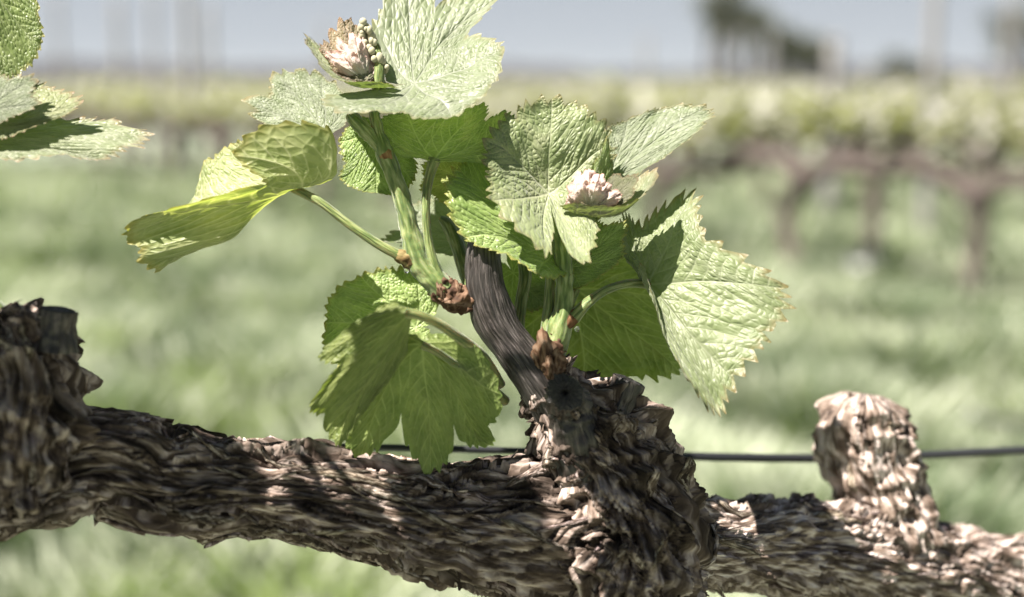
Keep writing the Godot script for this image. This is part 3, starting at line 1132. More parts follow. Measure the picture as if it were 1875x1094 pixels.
	for q in sc_spots:
		var a := Vector3(q[0], q[1], q[2])
		var b := Vector3(q[3], q[4], q[5])
		var w: float = q[6]
		var sd := (b - a).cross(Vector3(0, 0, 1)).normalized() * w
		var md := a.lerp(b, 0.5)
		var ctrl := [[0.0, 0.0, a.x, a.y, a.z], [0.0, 1.0, b.x, b.y, b.z], [0.0, 0.5, md.x, md.y, md.z + w * 0.5]]
		for e in [[55.0, 1.0], [-55.0, -1.0]]:
			ctrl.append([e[0], 1.0, md.x + sd.x * e[1], md.y + sd.y * e[1], md.z - w * 0.5])
		for e in [[112.0, 0.7], [-112.0, -0.7]]:
			ctrl.append([e[0], 1.0, a.x + sd.x * e[1], a.y + sd.y * e[1], a.z - w * 0.4])
		part("bud_scale", leaf_mesh(ctrl, {"seed": 60 + q[7], "notch": 0.0, "teeth": 14, "tooth": 0.05, "rings": 12, "pucker": 0.08, "ripple": 0.08, "tint": Color(0.75, 0.66, 0.58), "edge": Color(0.5, 0.36, 0.28)}), M.scale, vine)
	# shoots
	var g1 := Color(0.85, 0.9, 0.75)
	var g2 := Color(1, 1, 0.95)
	var sh := part("shoot", tube([[815, 535, 36, 24], [790, 508, 36, 24], [766, 475, 36, 23], [750, 420, 36, 18], [735, 365, 36, 15.5], [718, 315, 36, 15], [706, 285, 36, 18], [694, 245, 34, 11], [685, 205, 32, 10], [690, 165, 20, 10]], {"n": 90, "around": 24, "fine": 1.6, "lump": 3.0, "lump_size": 30.0, "fibre": 1.3, "along": 900.0, "color": g1, "color2": g2, "seed": 3.0}).mesh, M.stem, vine)
	part("node", tube([[716, 466, 42, 4], [736, 470, 42, 13], [756, 482, 38, 15], [774, 500, 34, 8]], {"n": 20, "around": 16, "fine": 3.0, "lump": 4.0, "lump_size": 9.0, "color": Color(0.75, 0.6, 0.35), "color2": Color(0.8, 0.9, 0.5)}).mesh, M.scale, sh)
	part("node", tube([[699, 268, 42, 7], [706, 285, 42, 13], [714, 304, 41, 6]], {"n": 16, "around": 14, "fine": 2.5, "color": Color(0.75, 0.5, 0.3), "color2": Color(0.9, 0.75, 0.45)}).mesh, M.scale, sh)
	part("shoot", tube([[712, 292, 34, 13], [690, 265, 38, 11], [668, 240, 40, 13], [650, 222, 40, 14], [640, 210, 36, 8]], {"n": 30, "around": 16, "fine": 2.2, "lump": 3.0, "lump_size": 14.0, "color": g1, "color2": g2}).mesh, M.stem, vine)
	var sh2 := part("shoot", tube([[1010, 660, 30, 20], [1022, 615, 32, 24], [1032, 565, 32, 19], [1034, 520, 30, 16], [1032, 470, 26, 16], [1022, 420, 16, 14], [1012, 372, 8, 12], [1060, 340, 0, 9]], {"n": 70, "around": 20, "fine": 1.6, "lump": 3.0, "lump_size": 30.0, "fibre": 1.3, "along": 900.0, "color": g1, "color2": g2, "seed": 7.0}).mesh, M.stem, vine)
	part("node", tube([[1034, 604, 40, 6], [1046, 584, 40, 14], [1062, 568, 38, 8]], {"n": 16, "around": 14, "fine": 3.0, "color": Color(0.7, 0.5, 0.35), "color2": Color(0.9, 0.75, 0.5)}).mesh, M.scale, sh2)
	part("shoot", tube([[1000, 650, 20, 14], [1002, 600, 18, 12], [1006, 550, 16, 10], [1008, 500, 10, 9], [1012, 470, 5, 9]], {"n": 40, "around": 16, "fine": 1.2, "color": g1, "color2": g2, "seed": 9.0}).mesh, M.stem, vine)
	part("shoot", tube([[960, 660, -30, 12], [950, 600, -40, 11], [955, 550, -50, 11], [962, 500, -60, 12], [950, 440, -70, 10]], {"n": 40, "around": 16, "fine": 1.2, "color": g1, "color2": g2, "seed": 12.0}).mesh, M.stem, vine)
	part("shoot", tube([[868, 540, -10, 14], [852, 500, -40, 13], [840, 455, -70, 14], [822, 415, -90, 13], [806, 400, -95, 6]], {"n": 40, "around": 16, "fine": 1.2, "color": g1, "color2": g2, "seed": 14.0}).mesh, M.stem, vine)
	# water drops
	for d in [[1057, 603, 62, 4.5], [744, 497, 62, 4.0]]:
		var sp := SphereMesh.new()
		sp.radius = d[3] * U
		sp.height = d[3] * U * 2.3
		sp.radial_segments = 20
		sp.rings = 12
		var o := part("water_drop", sp, M.water, vine)
		o.position += P(d[0], d[1], d[2])
	build_leaves()
	build_young_tips()
	# the black wire that the arms are tied to
	var wi := []
	for q in [[-500, 800, -200], [200, 812, -230], [700, 820, -260], [1000, 828, -330], [1250, 836, -420], [1500, 840, -540], [1690, 834, -600], [1900, 824, -660], [2300, 810, -800]]:
		wi.append([q[0], q[1], q[2], 8.0 if q[0] > 1200 else 6.5])
	var ho := thing("trellis_wire", "taut black trellis wire running behind the vine arms", "wire", P(937, 826, -300))
	var wm := part("wire", tube(wi, {"n": 120, "around": 12, "fine": 0.6}).mesh, M.hose, ho)
	wm.position = -ho.position


func stub(pts: Array, sd: float, label: String) -> void:
	var t := tube(pts, {"n": 60, "around": 60, "lump": 7.0, "lump_size": 40.0, "fibre": 7.0, "fine": 2.5, "color": Color(0.5, 0.42, 0.36), "color2": Color(0.95, 0.88, 0.82), "seed": sd, "cap": false})
	var o := part("pruning_stub", t.mesh, M.cane, vine, label)
	# cut face: a dished disc with a dark pith and rays
	var n: int = t.n
	var m: int = t.m
	var v: PackedVector3Array = t.v
	var c: Vector3 = t.cen[n]
	var axis: Vector3 = (t.cen[n] - t.cen[n - 2]).normalized()
	var pv := PackedVector3Array()
	var col := PackedColorArray()
	var uv := PackedVector2Array()
	var idx := PackedInt32Array()
	var rings := 12
	for k in rings + 1:
		var f := 1.0 - float(k) / rings
		for j in m:
			var p := v[n * (m + 1) + j]
			var h := (3.0 * sin(f * 3.0) + 1.4 * n_fine.get_noise_2d(j * 2.1 + sd, f * 2.0) - (6.0 if f < 0.14 else 0.0)) * U
			pv.append(c.lerp(p, f) + axis * h)
			var tone := 0.36 + 0.3 * n_fine.get_noise_2d(j * 1.7 + sd, f * 3.0) + 0.10 * sin(f * 26.0)
			if f < 0.14:
				tone = 0.2
			if f > 0.9:
				tone = 0.25
			col.append(Color(tone, tone * 0.95, tone * 0.92))
			uv.append(Vector2(float(j) / m * 6.0, f * 0.3))
	for k in rings:
		for j in m:
			var a := k * m + j
			var b := k * m + (j + 1) % m
			idx.append_array([a, b, a + m, b, b + m, a + m])
	part("cut_face", finish(pv, idx, uv, col), M.cane, o)


func build_leaves() -> void:
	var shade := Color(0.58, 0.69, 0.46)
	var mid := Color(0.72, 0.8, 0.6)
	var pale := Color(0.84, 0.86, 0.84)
	leaf("large pale downy leaf at the top of the main shoot", [[0, 0, 758, 152, 10], [0, 1, 922, 84, 20], [-27, 1, 848, 72, -45], [-55, 1, 918, -10, -110], [-84, 1, 797, 14, -95], [-112, 1, 745, -60, -135], [-140, 1, 702, 5, -85], [-168, 1, 704, 140, -10], [27, 1, 894, 158, 60], [55, 1, 826, 217, 112], [84, 1, 740, 203, 105], [112, 1, 650, 207, 115], [145, 1, 592, 188, 75], [168, 1, 690, 163, 28]], {"mat": "pale", "tint": pale, "edge": Color(0.95, 0.75, 0.6), "seed": 1, "pucker": 0.022, "tooth": 0.07, "rings": 32})
	leaf("pale leaf with three tall teeth behind the left leaf", [[0, 0, 592, 238, -50], [0, 1, 504, 134, -115], [55, 1, 590, 138, -105], [27, 1, 546, 138, -112], [-55, 1, 460, 190, -80], [-112, 1, 482, 250, -40], [112, 1, 650, 180, -75]], {"tint": pale, "mat": "pale", "seed": 2, "notch": 0.8, "teeth": 18, "tooth": 0.16})
	leaf("yellow-green leaf held out to the left, its underside lit through", [[0, 0, 536, 346, 20], [0, 1, 290, 499, 40], [0, 0.5, 425, 435, 50], [-27, 1, 268, 452, 70], [-55, 1, 246, 401, 85], [-55, 0.5, 400, 376, 62], [-84, 1, 486, 338, 78], [-112, 1, 430, 285, 88], [-130, 1, 490, 228, 84], [-150, 1, 600, 232, 66], [-165, 1, 618, 318, 30], [27, 1, 300, 450, -10], [55, 1, 352, 352, -62], [84, 1, 392, 295, -70], [112, 1, 432, 258, -72], [150, 1, 510, 280, -30]], {"mat": "lit", "tint": Color(0.95, 0.9, 1.0), "seed": 3, "notch": 0.8, "rings": 32, "pucker": 0.026, "tooth": 0.045}, [[752, 478, 38, 11], [700, 452, 42, 9], [640, 412, 40, 8], [585, 370, 32, 8], [536, 345, 20, 9]])
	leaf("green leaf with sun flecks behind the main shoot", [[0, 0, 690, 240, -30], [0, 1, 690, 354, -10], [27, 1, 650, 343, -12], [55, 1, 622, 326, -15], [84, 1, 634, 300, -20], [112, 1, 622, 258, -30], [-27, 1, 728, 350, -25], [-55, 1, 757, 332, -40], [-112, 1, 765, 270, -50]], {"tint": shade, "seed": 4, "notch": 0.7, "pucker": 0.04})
	leaf("dark green leaf seen from below, standing on an upright stalk", [[0, 0, 796, 291, 30], [0, 1, 889, 189, -10], [27, 1, 820, 205, -6], [55, 1, 742, 205, 0], [84, 1, 700, 224, 10], [112, 1, 705, 255, 32], [150, 1, 735, 284, 52], [-27, 1, 884, 226, 2], [-55, 1, 928, 204, 0], [-84, 1, 938, 250, 20], [-112, 1, 908, 284, 42], [-150, 1, 850, 296, 52]], {"tint": Color(0.9, 1.0, 0.66), "seed": 5, "notch": 0.8, "edge": Color(0.5, 0.55, 0.3)}, [[806, 510, 42, 11], [790, 470, 44, 9], [781, 420, 42, 8], [780, 365, 38, 8], [786, 325, 33, 9], [796, 291, 29, 12]])
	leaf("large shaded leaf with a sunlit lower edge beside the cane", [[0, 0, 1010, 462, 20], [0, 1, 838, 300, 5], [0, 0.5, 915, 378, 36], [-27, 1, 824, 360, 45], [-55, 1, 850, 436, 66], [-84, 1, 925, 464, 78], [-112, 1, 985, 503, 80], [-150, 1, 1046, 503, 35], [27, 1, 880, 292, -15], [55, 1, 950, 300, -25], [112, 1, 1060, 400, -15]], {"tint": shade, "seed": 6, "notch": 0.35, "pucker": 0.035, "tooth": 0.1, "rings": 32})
	leaf("broad pale leaf facing the camera above the right shoot", [[0, 0, 1005, 356, 15], [0, 1, 1010, 182, 12], [0, 0.5, 1006, 270, 22], [-27, 1, 945, 212, 28], [-55, 1, 893, 258, 45], [-84, 1, 898, 312, 62], [-112, 1, 904, 366, 85], [-138, 1, 978, 445, 125], [-168, 1, 1012, 428, 80], [27, 1, 1078, 212, 6], [55, 1, 1120, 262, 2], [84, 1, 1105, 325, 15], [112, 1, 1095, 395, 60], [140, 1, 1086, 452, 120], [165, 1, 1045, 468, 125]], {"mat": "pale", "tint": Color(0.95, 1.0, 0.76), "edge": Color(0.85, 0.6, 0.42), "seed": 7, "notch": 0.35, "tooth": 0.13, "teeth": 40, "rings": 34, "pucker": 0.028})
	leaf("pale leaf pointing up to the right behind the bud", [[0, 0, 1115, 326, -30], [0, 1, 1294, 196, -50], [-27, 1, 1212, 200, -78], [-55, 1, 1150, 218, -72], [-112, 1, 1095, 248, -55], [27, 1, 1288, 228, -30], [55, 1, 1240, 272, -12], [84, 1, 1185, 310, -5], [112, 1, 1145, 336, 0], [150, 1, 1112, 346, -10]], {"mat": "pale", "tint": pale, "seed": 8, "notch": 0.4})
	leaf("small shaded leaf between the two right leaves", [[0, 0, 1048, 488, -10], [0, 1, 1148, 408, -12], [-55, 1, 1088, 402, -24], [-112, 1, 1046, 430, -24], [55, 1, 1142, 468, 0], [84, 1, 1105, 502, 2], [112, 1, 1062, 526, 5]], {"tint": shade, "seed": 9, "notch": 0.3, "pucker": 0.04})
	leaf("large half-shaded leaf hanging at the right", [[0, 0, 1188, 520, -15], [0, 1, 1432, 527, 75], [0, 0.5, 1310, 515, 44], [-27, 1, 1286, 438, 20], [-55, 1, 1268, 356, -50], [-84, 1, 1178, 415, -58], [-112, 1, 1146, 396, -70], [-150, 1, 1141, 468, -40], [27, 1, 1398, 602, 95], [55, 1, 1345, 700, 105], [84, 1, 1302, 742, 112], [112, 1, 1232, 645, 84], [150, 1, 1176, 490, 12], [-55, 0.5, 1225, 440, -18], [55, 0.5, 1262, 610, 58]], {"mat": "pale", "tint": Color(0.84, 0.88, 0.70), "edge": Color(0.8, 0.48, 0.28), "seed": 10, "tooth": 0.11, "notch": 0.55, "teeth": 54, "rings": 36, "pucker": 0.03}, [[1050, 582, 40, 14], [1075, 556, 36, 10], [1110, 532, 22, 8], [1150, 520, 2, 8], [1188, 520, -15, 9]])  # pale material stands in for sun sheen on this leaf
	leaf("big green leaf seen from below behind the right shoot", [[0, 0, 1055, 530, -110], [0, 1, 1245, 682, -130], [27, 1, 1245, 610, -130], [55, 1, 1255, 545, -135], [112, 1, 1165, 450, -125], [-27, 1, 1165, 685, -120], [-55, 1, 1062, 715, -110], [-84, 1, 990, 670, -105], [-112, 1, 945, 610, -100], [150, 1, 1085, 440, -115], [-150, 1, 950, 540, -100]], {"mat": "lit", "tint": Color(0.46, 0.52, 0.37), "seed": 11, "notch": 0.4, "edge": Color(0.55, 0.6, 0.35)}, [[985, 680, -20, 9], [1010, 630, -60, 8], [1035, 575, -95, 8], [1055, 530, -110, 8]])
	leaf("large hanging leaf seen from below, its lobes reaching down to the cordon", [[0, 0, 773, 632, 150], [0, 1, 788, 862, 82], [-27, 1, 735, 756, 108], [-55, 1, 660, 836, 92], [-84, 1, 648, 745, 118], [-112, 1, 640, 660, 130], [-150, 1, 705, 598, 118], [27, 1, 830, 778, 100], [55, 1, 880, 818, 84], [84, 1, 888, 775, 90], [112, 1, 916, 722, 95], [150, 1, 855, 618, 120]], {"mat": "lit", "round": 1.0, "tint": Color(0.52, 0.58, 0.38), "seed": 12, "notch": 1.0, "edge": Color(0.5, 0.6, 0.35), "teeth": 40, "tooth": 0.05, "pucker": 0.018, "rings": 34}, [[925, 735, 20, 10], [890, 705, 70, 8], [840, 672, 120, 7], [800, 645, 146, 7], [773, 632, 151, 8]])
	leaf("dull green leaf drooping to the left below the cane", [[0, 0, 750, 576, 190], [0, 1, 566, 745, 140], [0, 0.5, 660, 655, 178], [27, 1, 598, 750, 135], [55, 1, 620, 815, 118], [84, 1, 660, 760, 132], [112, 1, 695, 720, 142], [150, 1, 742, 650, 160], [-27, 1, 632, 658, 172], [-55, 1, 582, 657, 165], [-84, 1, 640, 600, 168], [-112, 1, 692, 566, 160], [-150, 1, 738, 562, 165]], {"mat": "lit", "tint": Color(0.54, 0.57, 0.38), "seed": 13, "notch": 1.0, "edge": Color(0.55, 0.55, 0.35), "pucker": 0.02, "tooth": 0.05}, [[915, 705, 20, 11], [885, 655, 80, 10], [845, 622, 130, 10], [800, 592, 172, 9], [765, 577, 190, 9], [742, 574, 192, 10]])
	leaf("rounded leaf with a sunlit rim behind the drooping one", [[0, 0, 760, 600, -85], [0, 1, 596, 592, -85], [27, 1, 612, 540, -92], [55, 1, 660, 504, -98], [112, 1, 765, 496, -98], [-27, 1, 600, 640, -78], [-55, 1, 632, 682, -72], [-112, 1, 720, 690, -70]], {"tint": Color(0.75, 0.85, 0.65), "seed": 14, "notch": 0.3, "pucker": 0.04})
	leaf("pale young leaf out of focus behind the main shoot", [[0, 0, 840, 440, -150], [0, 1, 698, 440, -140], [55, 1, 735, 385, -190], [112, 1, 815, 355, -190], [-55, 1, 745, 452, -110], [-112, 1, 850, 470, -120]], {"mat": "pale", "tint": pale, "edge": Color(0.95, 0.7, 0.65), "seed": 15, "notch": 0.6})
	leaf("small yellow leaf behind the upright stalk", [[0, 0, 845, 330, -70], [0, 1, 770, 350, -70], [55, 1, 775, 300, -80], [112, 1, 840, 275, -85], [-55, 1, 810, 372, -60], [-112, 1, 870, 380, -60]], {"tint": Color(0.95, 0.9, 0.65), "seed": 16, "notch": 0.4})
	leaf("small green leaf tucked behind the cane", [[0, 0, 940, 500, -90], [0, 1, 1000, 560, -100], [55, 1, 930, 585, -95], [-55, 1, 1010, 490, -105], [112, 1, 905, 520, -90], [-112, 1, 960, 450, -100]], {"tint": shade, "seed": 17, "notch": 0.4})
	build_shade_leaves()
	# the neighbouring shoot at the left edge
	part("shoot", tube([[-20, 600, 165, 18], [-60, 480, 150, 16], [-75, 360, 120, 14], [-70, 250, 100, 12], [-62, 120, 95, 11], [-60, -60, 90, 9]], {"n": 50, "around": 16, "fine": 1.6, "color": Color(0.85, 0.9, 0.75), "color2": Color.WHITE, "seed": 19.0}).mesh, M.stem, vine)
	leaf("shaded leaf cut by the left edge at the top", [[0, 0, -30, -40, 90], [0, 1, 75, 82, 70], [27, 1, 45, 120, 80], [55, 1, 10, 148, 95], [112, 1, -60, 90, 110], [-27, 1, 68, 30, 65], [-55, 1, 60, -40, 60], [-112, 1, 10, -110, 70]], {"tint": Color(0.5, 0.55, 0.42), "seed": 18, "notch": 0.4}, [[-62, 0, 95, 8], [-45, -20, 95, 7], [-30, -40, 90, 7]])
	leaf("pale leaf reaching in from the left edge", [[0, 0, -45, 258, 100], [0, 1, 270, 249, 90], [0, 0.5, 110, 240, 95], [-27, 1, 200, 226, 40], [-55, 1, 150, 218, 20], [-112, 1, -20, 215, 40], [27, 1, 222, 272, 120], [55, 1, 185, 293, 140], [84, 1, 110, 286, 135], [112, 1, 20, 290, 150]], {"mat": "pale", "tint": Color(0.9, 0.9, 0.82), "edge": Color(0.95, 0.5, 0.42), "seed": 19, "notch": 0.5, "tooth": 0.1}, [[-70, 300, 105, 8], [-58, 275, 104, 7], [-45, 258, 100, 7]])
	leaf("curled pink-edged leaf above the one at the left edge", [[0, 0, -40, 215, 110], [0, 1, 147, 184, 100], [0, 0.5, 60, 215, 118], [-27, 1, 85, 165, 70], [-55, 1, 40, 145, 60], [-112, 1, -30, 150, 70], [27, 1, 105, 215, 120], [55, 1, 55, 238, 135], [112, 1, -30, 262, 140]], {"mat": "pale", "tint": Color(0.85, 0.84, 0.6), "edge": Color(0.95, 0.45, 0.38), "seed": 20, "notch": 0.6, "tooth": 0.12})
	leaf("tiny unfolding leaf at the left edge", [[0, 0, -25, 200, 130], [0, 1, 60, 140, 120], [-55, 1, -10, 135, 100], [-112, 1, -40, 170, 110], [55, 1, 70, 190, 140], [112, 1, 0, 225, 150]], {"mat": "pale", "tint": pale, "edge": Color(0.95, 0.5, 0.4), "seed": 21, "notch": 0.6, "tooth": 0.14, "teeth": 30})


# an added shading leaf by its place in the world: centre of the blade, direction of the tip, the upper side's normal, length
func shade_leaf(label: String, c: Vector3, tip: Vector3, up: Vector3, size: float, sd: int, foot: Vector3) -> void:
	var t := (tip - up * tip.dot(up)).normalized()
	var r := t.cross(up).normalized()
	var o := c - t * size * 0.3
	var rows := []
	for k in [[0.0, 0.0, 0.0], [0.0, 1.0, -0.16], [55.0, 1.0, -0.12], [-55.0, 1.0, -0.05], [112.0, 1.0, -0.1], [-112.0, 1.0, -0.14], [27.0, 1.0, 0.0], [-27.0, 1.0, -0.02], [0.0, 0.5, 0.02]]:
		var th := deg_to_rad(k[0])
		var rr: float = leaf_r(k[0], 0.7) * k[1] * size
		var p: Vector3 = o + t * cos(th) * rr + r * sin(th) * rr + up * k[2] * size
		rows.append([k[0], k[1], p.x, p.y, p.z])
	var lf := part("leaf", leaf_mesh(rows, {"world": true, "seed": sd, "notch": 0.7, "tint": Color(0.85, 0.9, 0.72), "rings": 20}), M.green, vine, label)
	var mid := o.lerp(foot, 0.5) + Vector3.UP * 0.008
	part("petiole", tube([[foot.x, foot.y, foot.z, 0.0023], [mid.x, mid.y, mid.z, 0.0019], [o.x, o.y, o.z, 0.0021]], {"world": true, "n": 16, "around": 10}).mesh, M.stem, lf)


# added unseen shoot and leaves, set along sun rays to shade the arms
func build_shade_leaves() -> void:
	var spots := [[60, 830, 260, 0.30, 0.038], [225, 875, 150, 0.29, 0.05], [310, 910, 150, 0.28, 0.038], [390, 915, 150, 0.27, 0.032], [640, 1080, 130, 0.33, 0.024], [715, 1080, 120, 0.34, 0.026], [865, 930, 110, 0.34, 0.04], [900, 1010, 110, 0.36, 0.034], [1250, 910, 140, 0.30, 0.045], [1285, 1030, 130, 0.32, 0.05], [1130, 800, 110, 0.28, 0.034]]
	var rows := [P(20, 600, 160)]
	var order := []
	for q in spots:
		order.append(P(q[0], q[1], q[2]) + TO_SUN * q[3])
	rows.append(Vector3(-0.36, 1.07, -0.57))
	rows.append(Vector3(-0.35, 1.16, -0.55))
	for k in [1, 3, 4, 6, 8]:
		rows.append(order[k] + Vector3(0, 0.03 if k > 3 else 0.015, -0.03))
	var path := []
	for k in rows.size():
		path.append([rows[k].x, rows[k].y, rows[k].z, lerpf(0.005, 0.0022, k / 7.0)])
	var t := tube(path, {"world": true, "n": 120, "around": 14, "lump": 2.0, "color": Color(0.85, 0.9, 0.75)})
	part("shoot", t.mesh, M.stem, vine, "added unseen shoot holding the leaves that shade the arms")
	var cen: PackedVector3Array = t.cen
	for k in spots.size():
		var c: Vector3 = order[k]
		var best := cen[0]
		for p in cen:
			if p.distance_to(c) < best.distance_to(c):
				best = p
		var r := RandomNumberGenerator.new()
		r.seed = 900 + k
		var up := (TO_SUN + Vector3(r.randf_range(-0.4, 0.4), 0.3, r.randf_range(-0.3, 0.3))).normalized()
		shade_leaf("", c, Vector3(r.randf_range(-1, 1), -0.2, r.randf_range(-0.3, 1)), up, spots[k][4], 40 + k, best)


func build_young_tips() -> void:
	# folded young leaves and the flower buds at the top of the main shoot
	leaf("folded young leaf at the shoot tip, woolly inside", [[0, 0, 690, 160, 40], [0, 1, 558, 66, 30], [0, 0.5, 628, 148, 46], [55, 1, 590, 92, 5], [27, 1, 572, 78, 12], [84, 1, 640, 120, 0], [112, 1, 690, 142, 10], [-27, 1, 570, 98, 60], [-55, 1, 608, 140, 74], [-84, 1, 650, 150, 72], [-112, 1, 690, 150, 66]], {"mat": "pale", "tint": Color(0.85, 0.85, 0.6), "edge": Color(0.9, 0.5, 0.35), "seed": 30, "notch": 0.3, "teeth": 26})
	leaf("pink unfolding leaf in the shoot tip", [[0, 0, 672, 142, 40], [0, 1, 630, 36, -30], [0, 0.5, 652, 92, 6], [-27, 1, 604, 78, 6], [-55, 1, 586, 88, 22], [-112, 1, 612, 132, 50], [27, 1, 655, 60, -36], [55, 1, 674, 78, -34], [112, 1, 690, 120, 0]], {"mat": "pale", "tint": Color(1.0, 0.66, 0.60), "inner": Color(0.95, 0.88, 0.76), "pucker": 0.07, "edge": Color(0.9, 0.4, 0.3), "seed": 31, "notch": 0.6, "teeth": 26, "tooth": 0.12})
	leaf("second pink leaflet unfolding behind the first", [[0, 0, 680, 140, 10], [0, 1, 664, 42, -40], [-55, 1, 640, 80, -20], [-112, 1, 650, 125, 10], [55, 1, 690, 75, -50], [112, 1, 700, 115, -20]], {"mat": "pale", "tint": Color(1.0, 0.74, 0.66), "inner": Color(0.95, 0.92, 0.78), "pucker": 0.07, "edge": Color(0.9, 0.42, 0.34), "seed": 36, "notch": 0.7, "teeth": 18, "tooth": 0.14})
	var tip := part("bud", pleated(P(668, 140, 20), P(652, 92, 14), 16.0 * U, 11, 6), M.downy, vine, "pink woolly heart of the shoot tip")
	for q in [[598, 96, 40, 17, 14], [618, 72, 20, 18, 16], [646, 60, 30, 18, 18], [664, 52, 0, 18, 14], [612, 112, 56, 17, 14], [634, 96, 52, 18, 16], [682, 70, -10, 16, 12]]:
		crumple(tip, Vector3(668, 146, 30), Vector3(q[0], q[1], q[2]), q[3], q[4], int(q[0]) % 89)
	var fc := part("flower_cluster", tube([[692, 160, 24, 11], [694, 120, 20, 9], [688, 85, 14, 7], [672, 55, 8, 5]], {"n": 24, "around": 14, "fine": 2.0, "color": Color(0.8, 0.85, 0.6)}).mesh, M.stem, vine, "cluster of tight pale flower buds")
	var bud := ball_mesh(1.0)
	var r := RandomNumberGenerator.new()
	r.seed = 77
	for k in 46:
		var f := pow(r.randf(), 0.8)
		var b := MeshInstance3D.new()
		b.mesh = bud
		b.material_override = M.downy
		b.name = "flower_bud" if k == 0 else "flower_bud_%03d" % k
		fc.add_child(b)
		var a := r.randf() * TAU
		b.position = P(lerpf(695, 664, f) + cos(a) * (15.0 - 8.0 * f), lerpf(128, 44, f) + r.randf_range(-6, 6), 16 + sin(a) * (15.0 - 8.0 * f))
		b.basis = Basis.from_euler(Vector3(r.randf(), r.randf() * 3.0, r.randf())).scaled(Vector3(1, r.randf_range(1.1, 1.5), 1) * r.randf_range(3.5, 8.0) * U)
	# the woolly bud in the right shoot: pleated leaflets still folded round each other
	var wb := part("bud", pleated(P(1058, 362, 40), P(1100, 340, 42), 24.0 * U, 13, 3), M.downy, vine, "pinkish woolly bud opening in front of the pale leaf")
	var base := Vector3(1078, 384, 48)
	for q in [[1044, 338, 50, 20, 12], [1058, 314, 40, 19, 16], [1078, 308, 46, 20, 20], [1098, 316, 56, 20, 24], [1114, 336, 60, 18, 22], [1064, 330, 78, 22, 16], [1092, 334, 84, 22, 14], [1138, 352, 62, 16, 12]]:
		crumple(wb, base, Vector3(q[0], q[1], q[2]), q[3], q[4], int(q[0]) % 97)
	leaf("downy pink-tipped leaflet folded behind the woolly bud", [[0, 0, 1095, 372, 30], [0, 1, 1112, 252, 22], [-55, 1, 1086, 300, 36], [-112, 1, 1078, 350, 40], [55, 1, 1122, 300, 10], [112, 1, 1112, 350, 15]], {"tint": Color(0.7, 0.78, 0.62), "seed": 34, "notch": 0.2, "teeth": 20})
	leaf("tiny downy leaflet curling over the woolly bud", [[0, 0, 1112, 372, 40], [0, 1, 1168, 322, 62], [-55, 1, 1126, 318, 40], [-112, 1, 1105, 345, 34], [55, 1, 1160, 358, 66], [112, 1, 1130, 378, 56]], {"mat": "pale", "tint": Color(0.95, 0.86, 0.8), "edge": Color(0.95, 0.5, 0.4), "seed": 35, "notch": 0.3, "teeth": 20, "pucker": 0.06})
	leaf("small boat-shaped young leaf under the woolly bud", [[0, 0, 1058, 392, 50], [0, 1, 1206, 311, 40], [0, 0.5, 1140, 390, 66], [27, 1, 1185, 355, 62], [55, 1, 1150, 372, 82], [112, 1, 1060, 372, 80], [-27, 1, 1170, 325, 20], [-55, 1, 1130, 345, 15], [-112, 1, 1065, 370, 25]], {"mat": "pale", "tint": Color(1.0, 0.9, 0.8), "edge": Color(0.95, 0.55, 0.4), "seed": 33, "notch": 0.3, "teeth": 26})


# a tiny unfolded leaflet, cupped and crumpled, from its base to its tip
func crumple(parent: Node3D, a: Vector3, b: Vector3, w: float, swell: float, sd: int) -> void:
	var side := (b - a).cross(Vector3(0, 0, 1)).normalized() * w * 1.35
	var md := a.lerp(b, 0.62)
	var lo := a.lerp(b, 0.2)
	var rows := [[0.0, 0.0, a.x, a.y, a.z], [0.0, 1.0, b.x, b.y, b.z], [0.0, 0.5, md.x, md.y, md.z + swell]]
	for e in [[55.0, 1.0], [-55.0, -1.0]]:
		rows.append([e[0], 1.0, md.x + side.x * e[1], md.y + side.y * e[1], md.z + side.z * e[1] - swell * 0.6])
	for e in [[112.0, 0.8], [-112.0, -0.8]]:
		rows.append([e[0], 1.0, lo.x + side.x * e[1], lo.y + side.y * e[1], lo.z - swell * 0.5])
	part("leaflet", leaf_mesh(rows, {"seed": sd, "notch": 0.5, "teeth": 16, "tooth": 0.07, "round": 0.7, "rings": 16, "pucker": 0.12, "ripple": 0.09, "tint": Color(0.92, 0.72, 0.64), "inner": Color(0.86, 0.88, 0.70), "edge": Color(0.88, 0.42, 0.34)}), M.wool, parent)


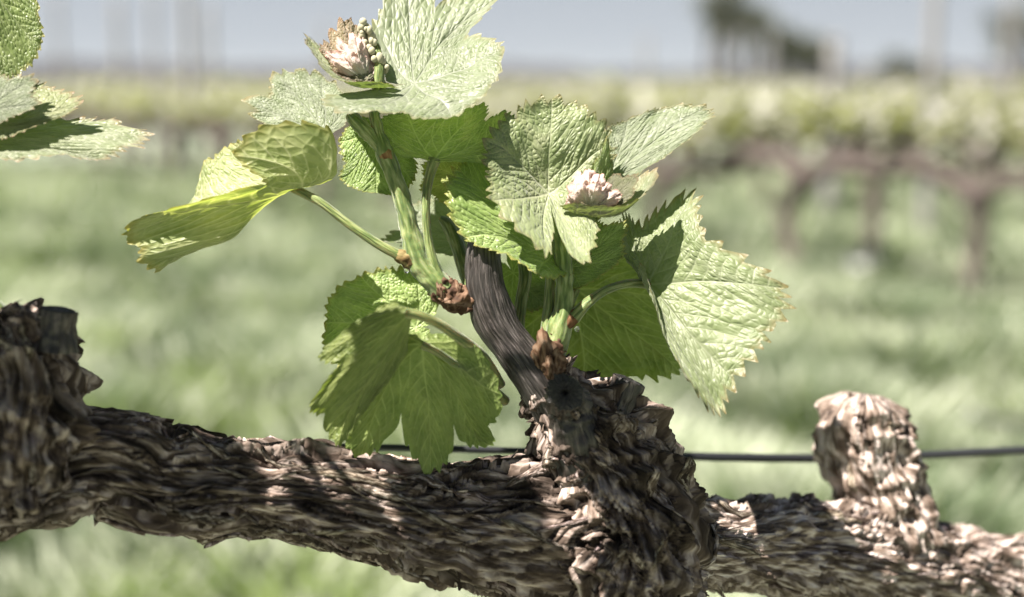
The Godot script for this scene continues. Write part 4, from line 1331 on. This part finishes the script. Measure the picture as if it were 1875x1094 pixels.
# a folded young leaf: a body from base to tip with sharp pleats along it and a frayed, pink tip
func pleated(a: Vector3, b: Vector3, r: float, pleats: int, sd: int) -> ArrayMesh:
	var ax := b - a
	var t := ax.normalized()
	var side := t.cross(Vector3(0.2, 0.9, 0.4)).normalized()
	var bi := t.cross(side)
	var v := PackedVector3Array()
	var col := PackedColorArray()
	var idx := PackedInt32Array()
	var n := 36
	var m := pleats * 14
	for i in n + 1:
		var f := float(i) / n
		var prof := pow(sin(PI * clampf(f * 0.92 + 0.04, 0, 1)), 0.6) * (1.0 - 0.35 * f)
		for j in m:
			var lo := TAU * j / m + 0.5 * f
			var ple := absf(sin(lo * pleats * 0.5))
			var nz := n_fine.get_noise_3d(cos(lo) * 2.0 + sd, sin(lo) * 2.0, f * 3.0)
			var rr := r * prof * (0.86 + 0.15 * ple + 0.2 * nz)
			v.append(a + ax * (f + 0.07 * nz * smoothstep(0.6, 1.0, f) + 0.05 * ple * smoothstep(0.7, 1.0, f)) + (side * cos(lo) + bi * sin(lo)) * rr)
			var c := Color(0.34, 0.38, 0.20).lerp(Color(0.52, 0.45, 0.36), smoothstep(0.0, 0.3, f + 0.2 * nz))
			c = c.lerp(Color(0.60, 0.33, 0.27), smoothstep(0.45, 1.0, f + 0.25 * nz) * 0.8)
			c = c.lerp(Color(0.60, 0.54, 0.50), 0.25 * ple * ple)
			col.append(c)
	for i in n:
		for j in m:
			var p := i * m + j
			var q := i * m + (j + 1) % m
			idx.append_array([p, q, p + m, q, q + m, p + m])
	return finish(v, idx, PackedVector2Array(), col)


func ball_mesh(r: float) -> ArrayMesh:
	return bumpy_bud(Vector3.ZERO, Vector3.ONE * r, 0, 14, 10)


func bumpy_bud(c: Vector3, size: Vector3, sd: int, m := 48, n := 32) -> ArrayMesh:
	var v := PackedVector3Array()
	var col := PackedColorArray()
	var idx := PackedInt32Array()
	for i in n + 1:
		var la := PI * i / n
		for j in m:
			var lo := TAU * j / m
			var d := Vector3(sin(la) * cos(lo), cos(la), sin(la) * sin(lo))
			var k := 1.0
			var c1 := Color(0.55, 0.52, 0.36)
			if sd > 0:
				k += 0.12 * absf(sin(lo * 4.0 + la * 2.0)) + 0.1 * n_fine.get_noise_3d(d.x * 3.0 + sd, d.y * 3.0, d.z * 3.0)
				var t := clampf(0.5 + n_tint.get_noise_3d(d.x * 1.6 + sd, d.y * 1.6, d.z * 1.6), 0, 1)
				c1 = Color(0.50, 0.45, 0.34).lerp(Color(0.56, 0.36, 0.30), t)
			v.append(c + d * k * size)
			col.append(c1)
	for i in n:
		for j in m:
			var a := i * m + j
			var b := i * m + (j + 1) % m
			idx.append_array([a, b, a + m, b, b + m, a + m])
	return finish(v, idx, PackedVector2Array(), col)
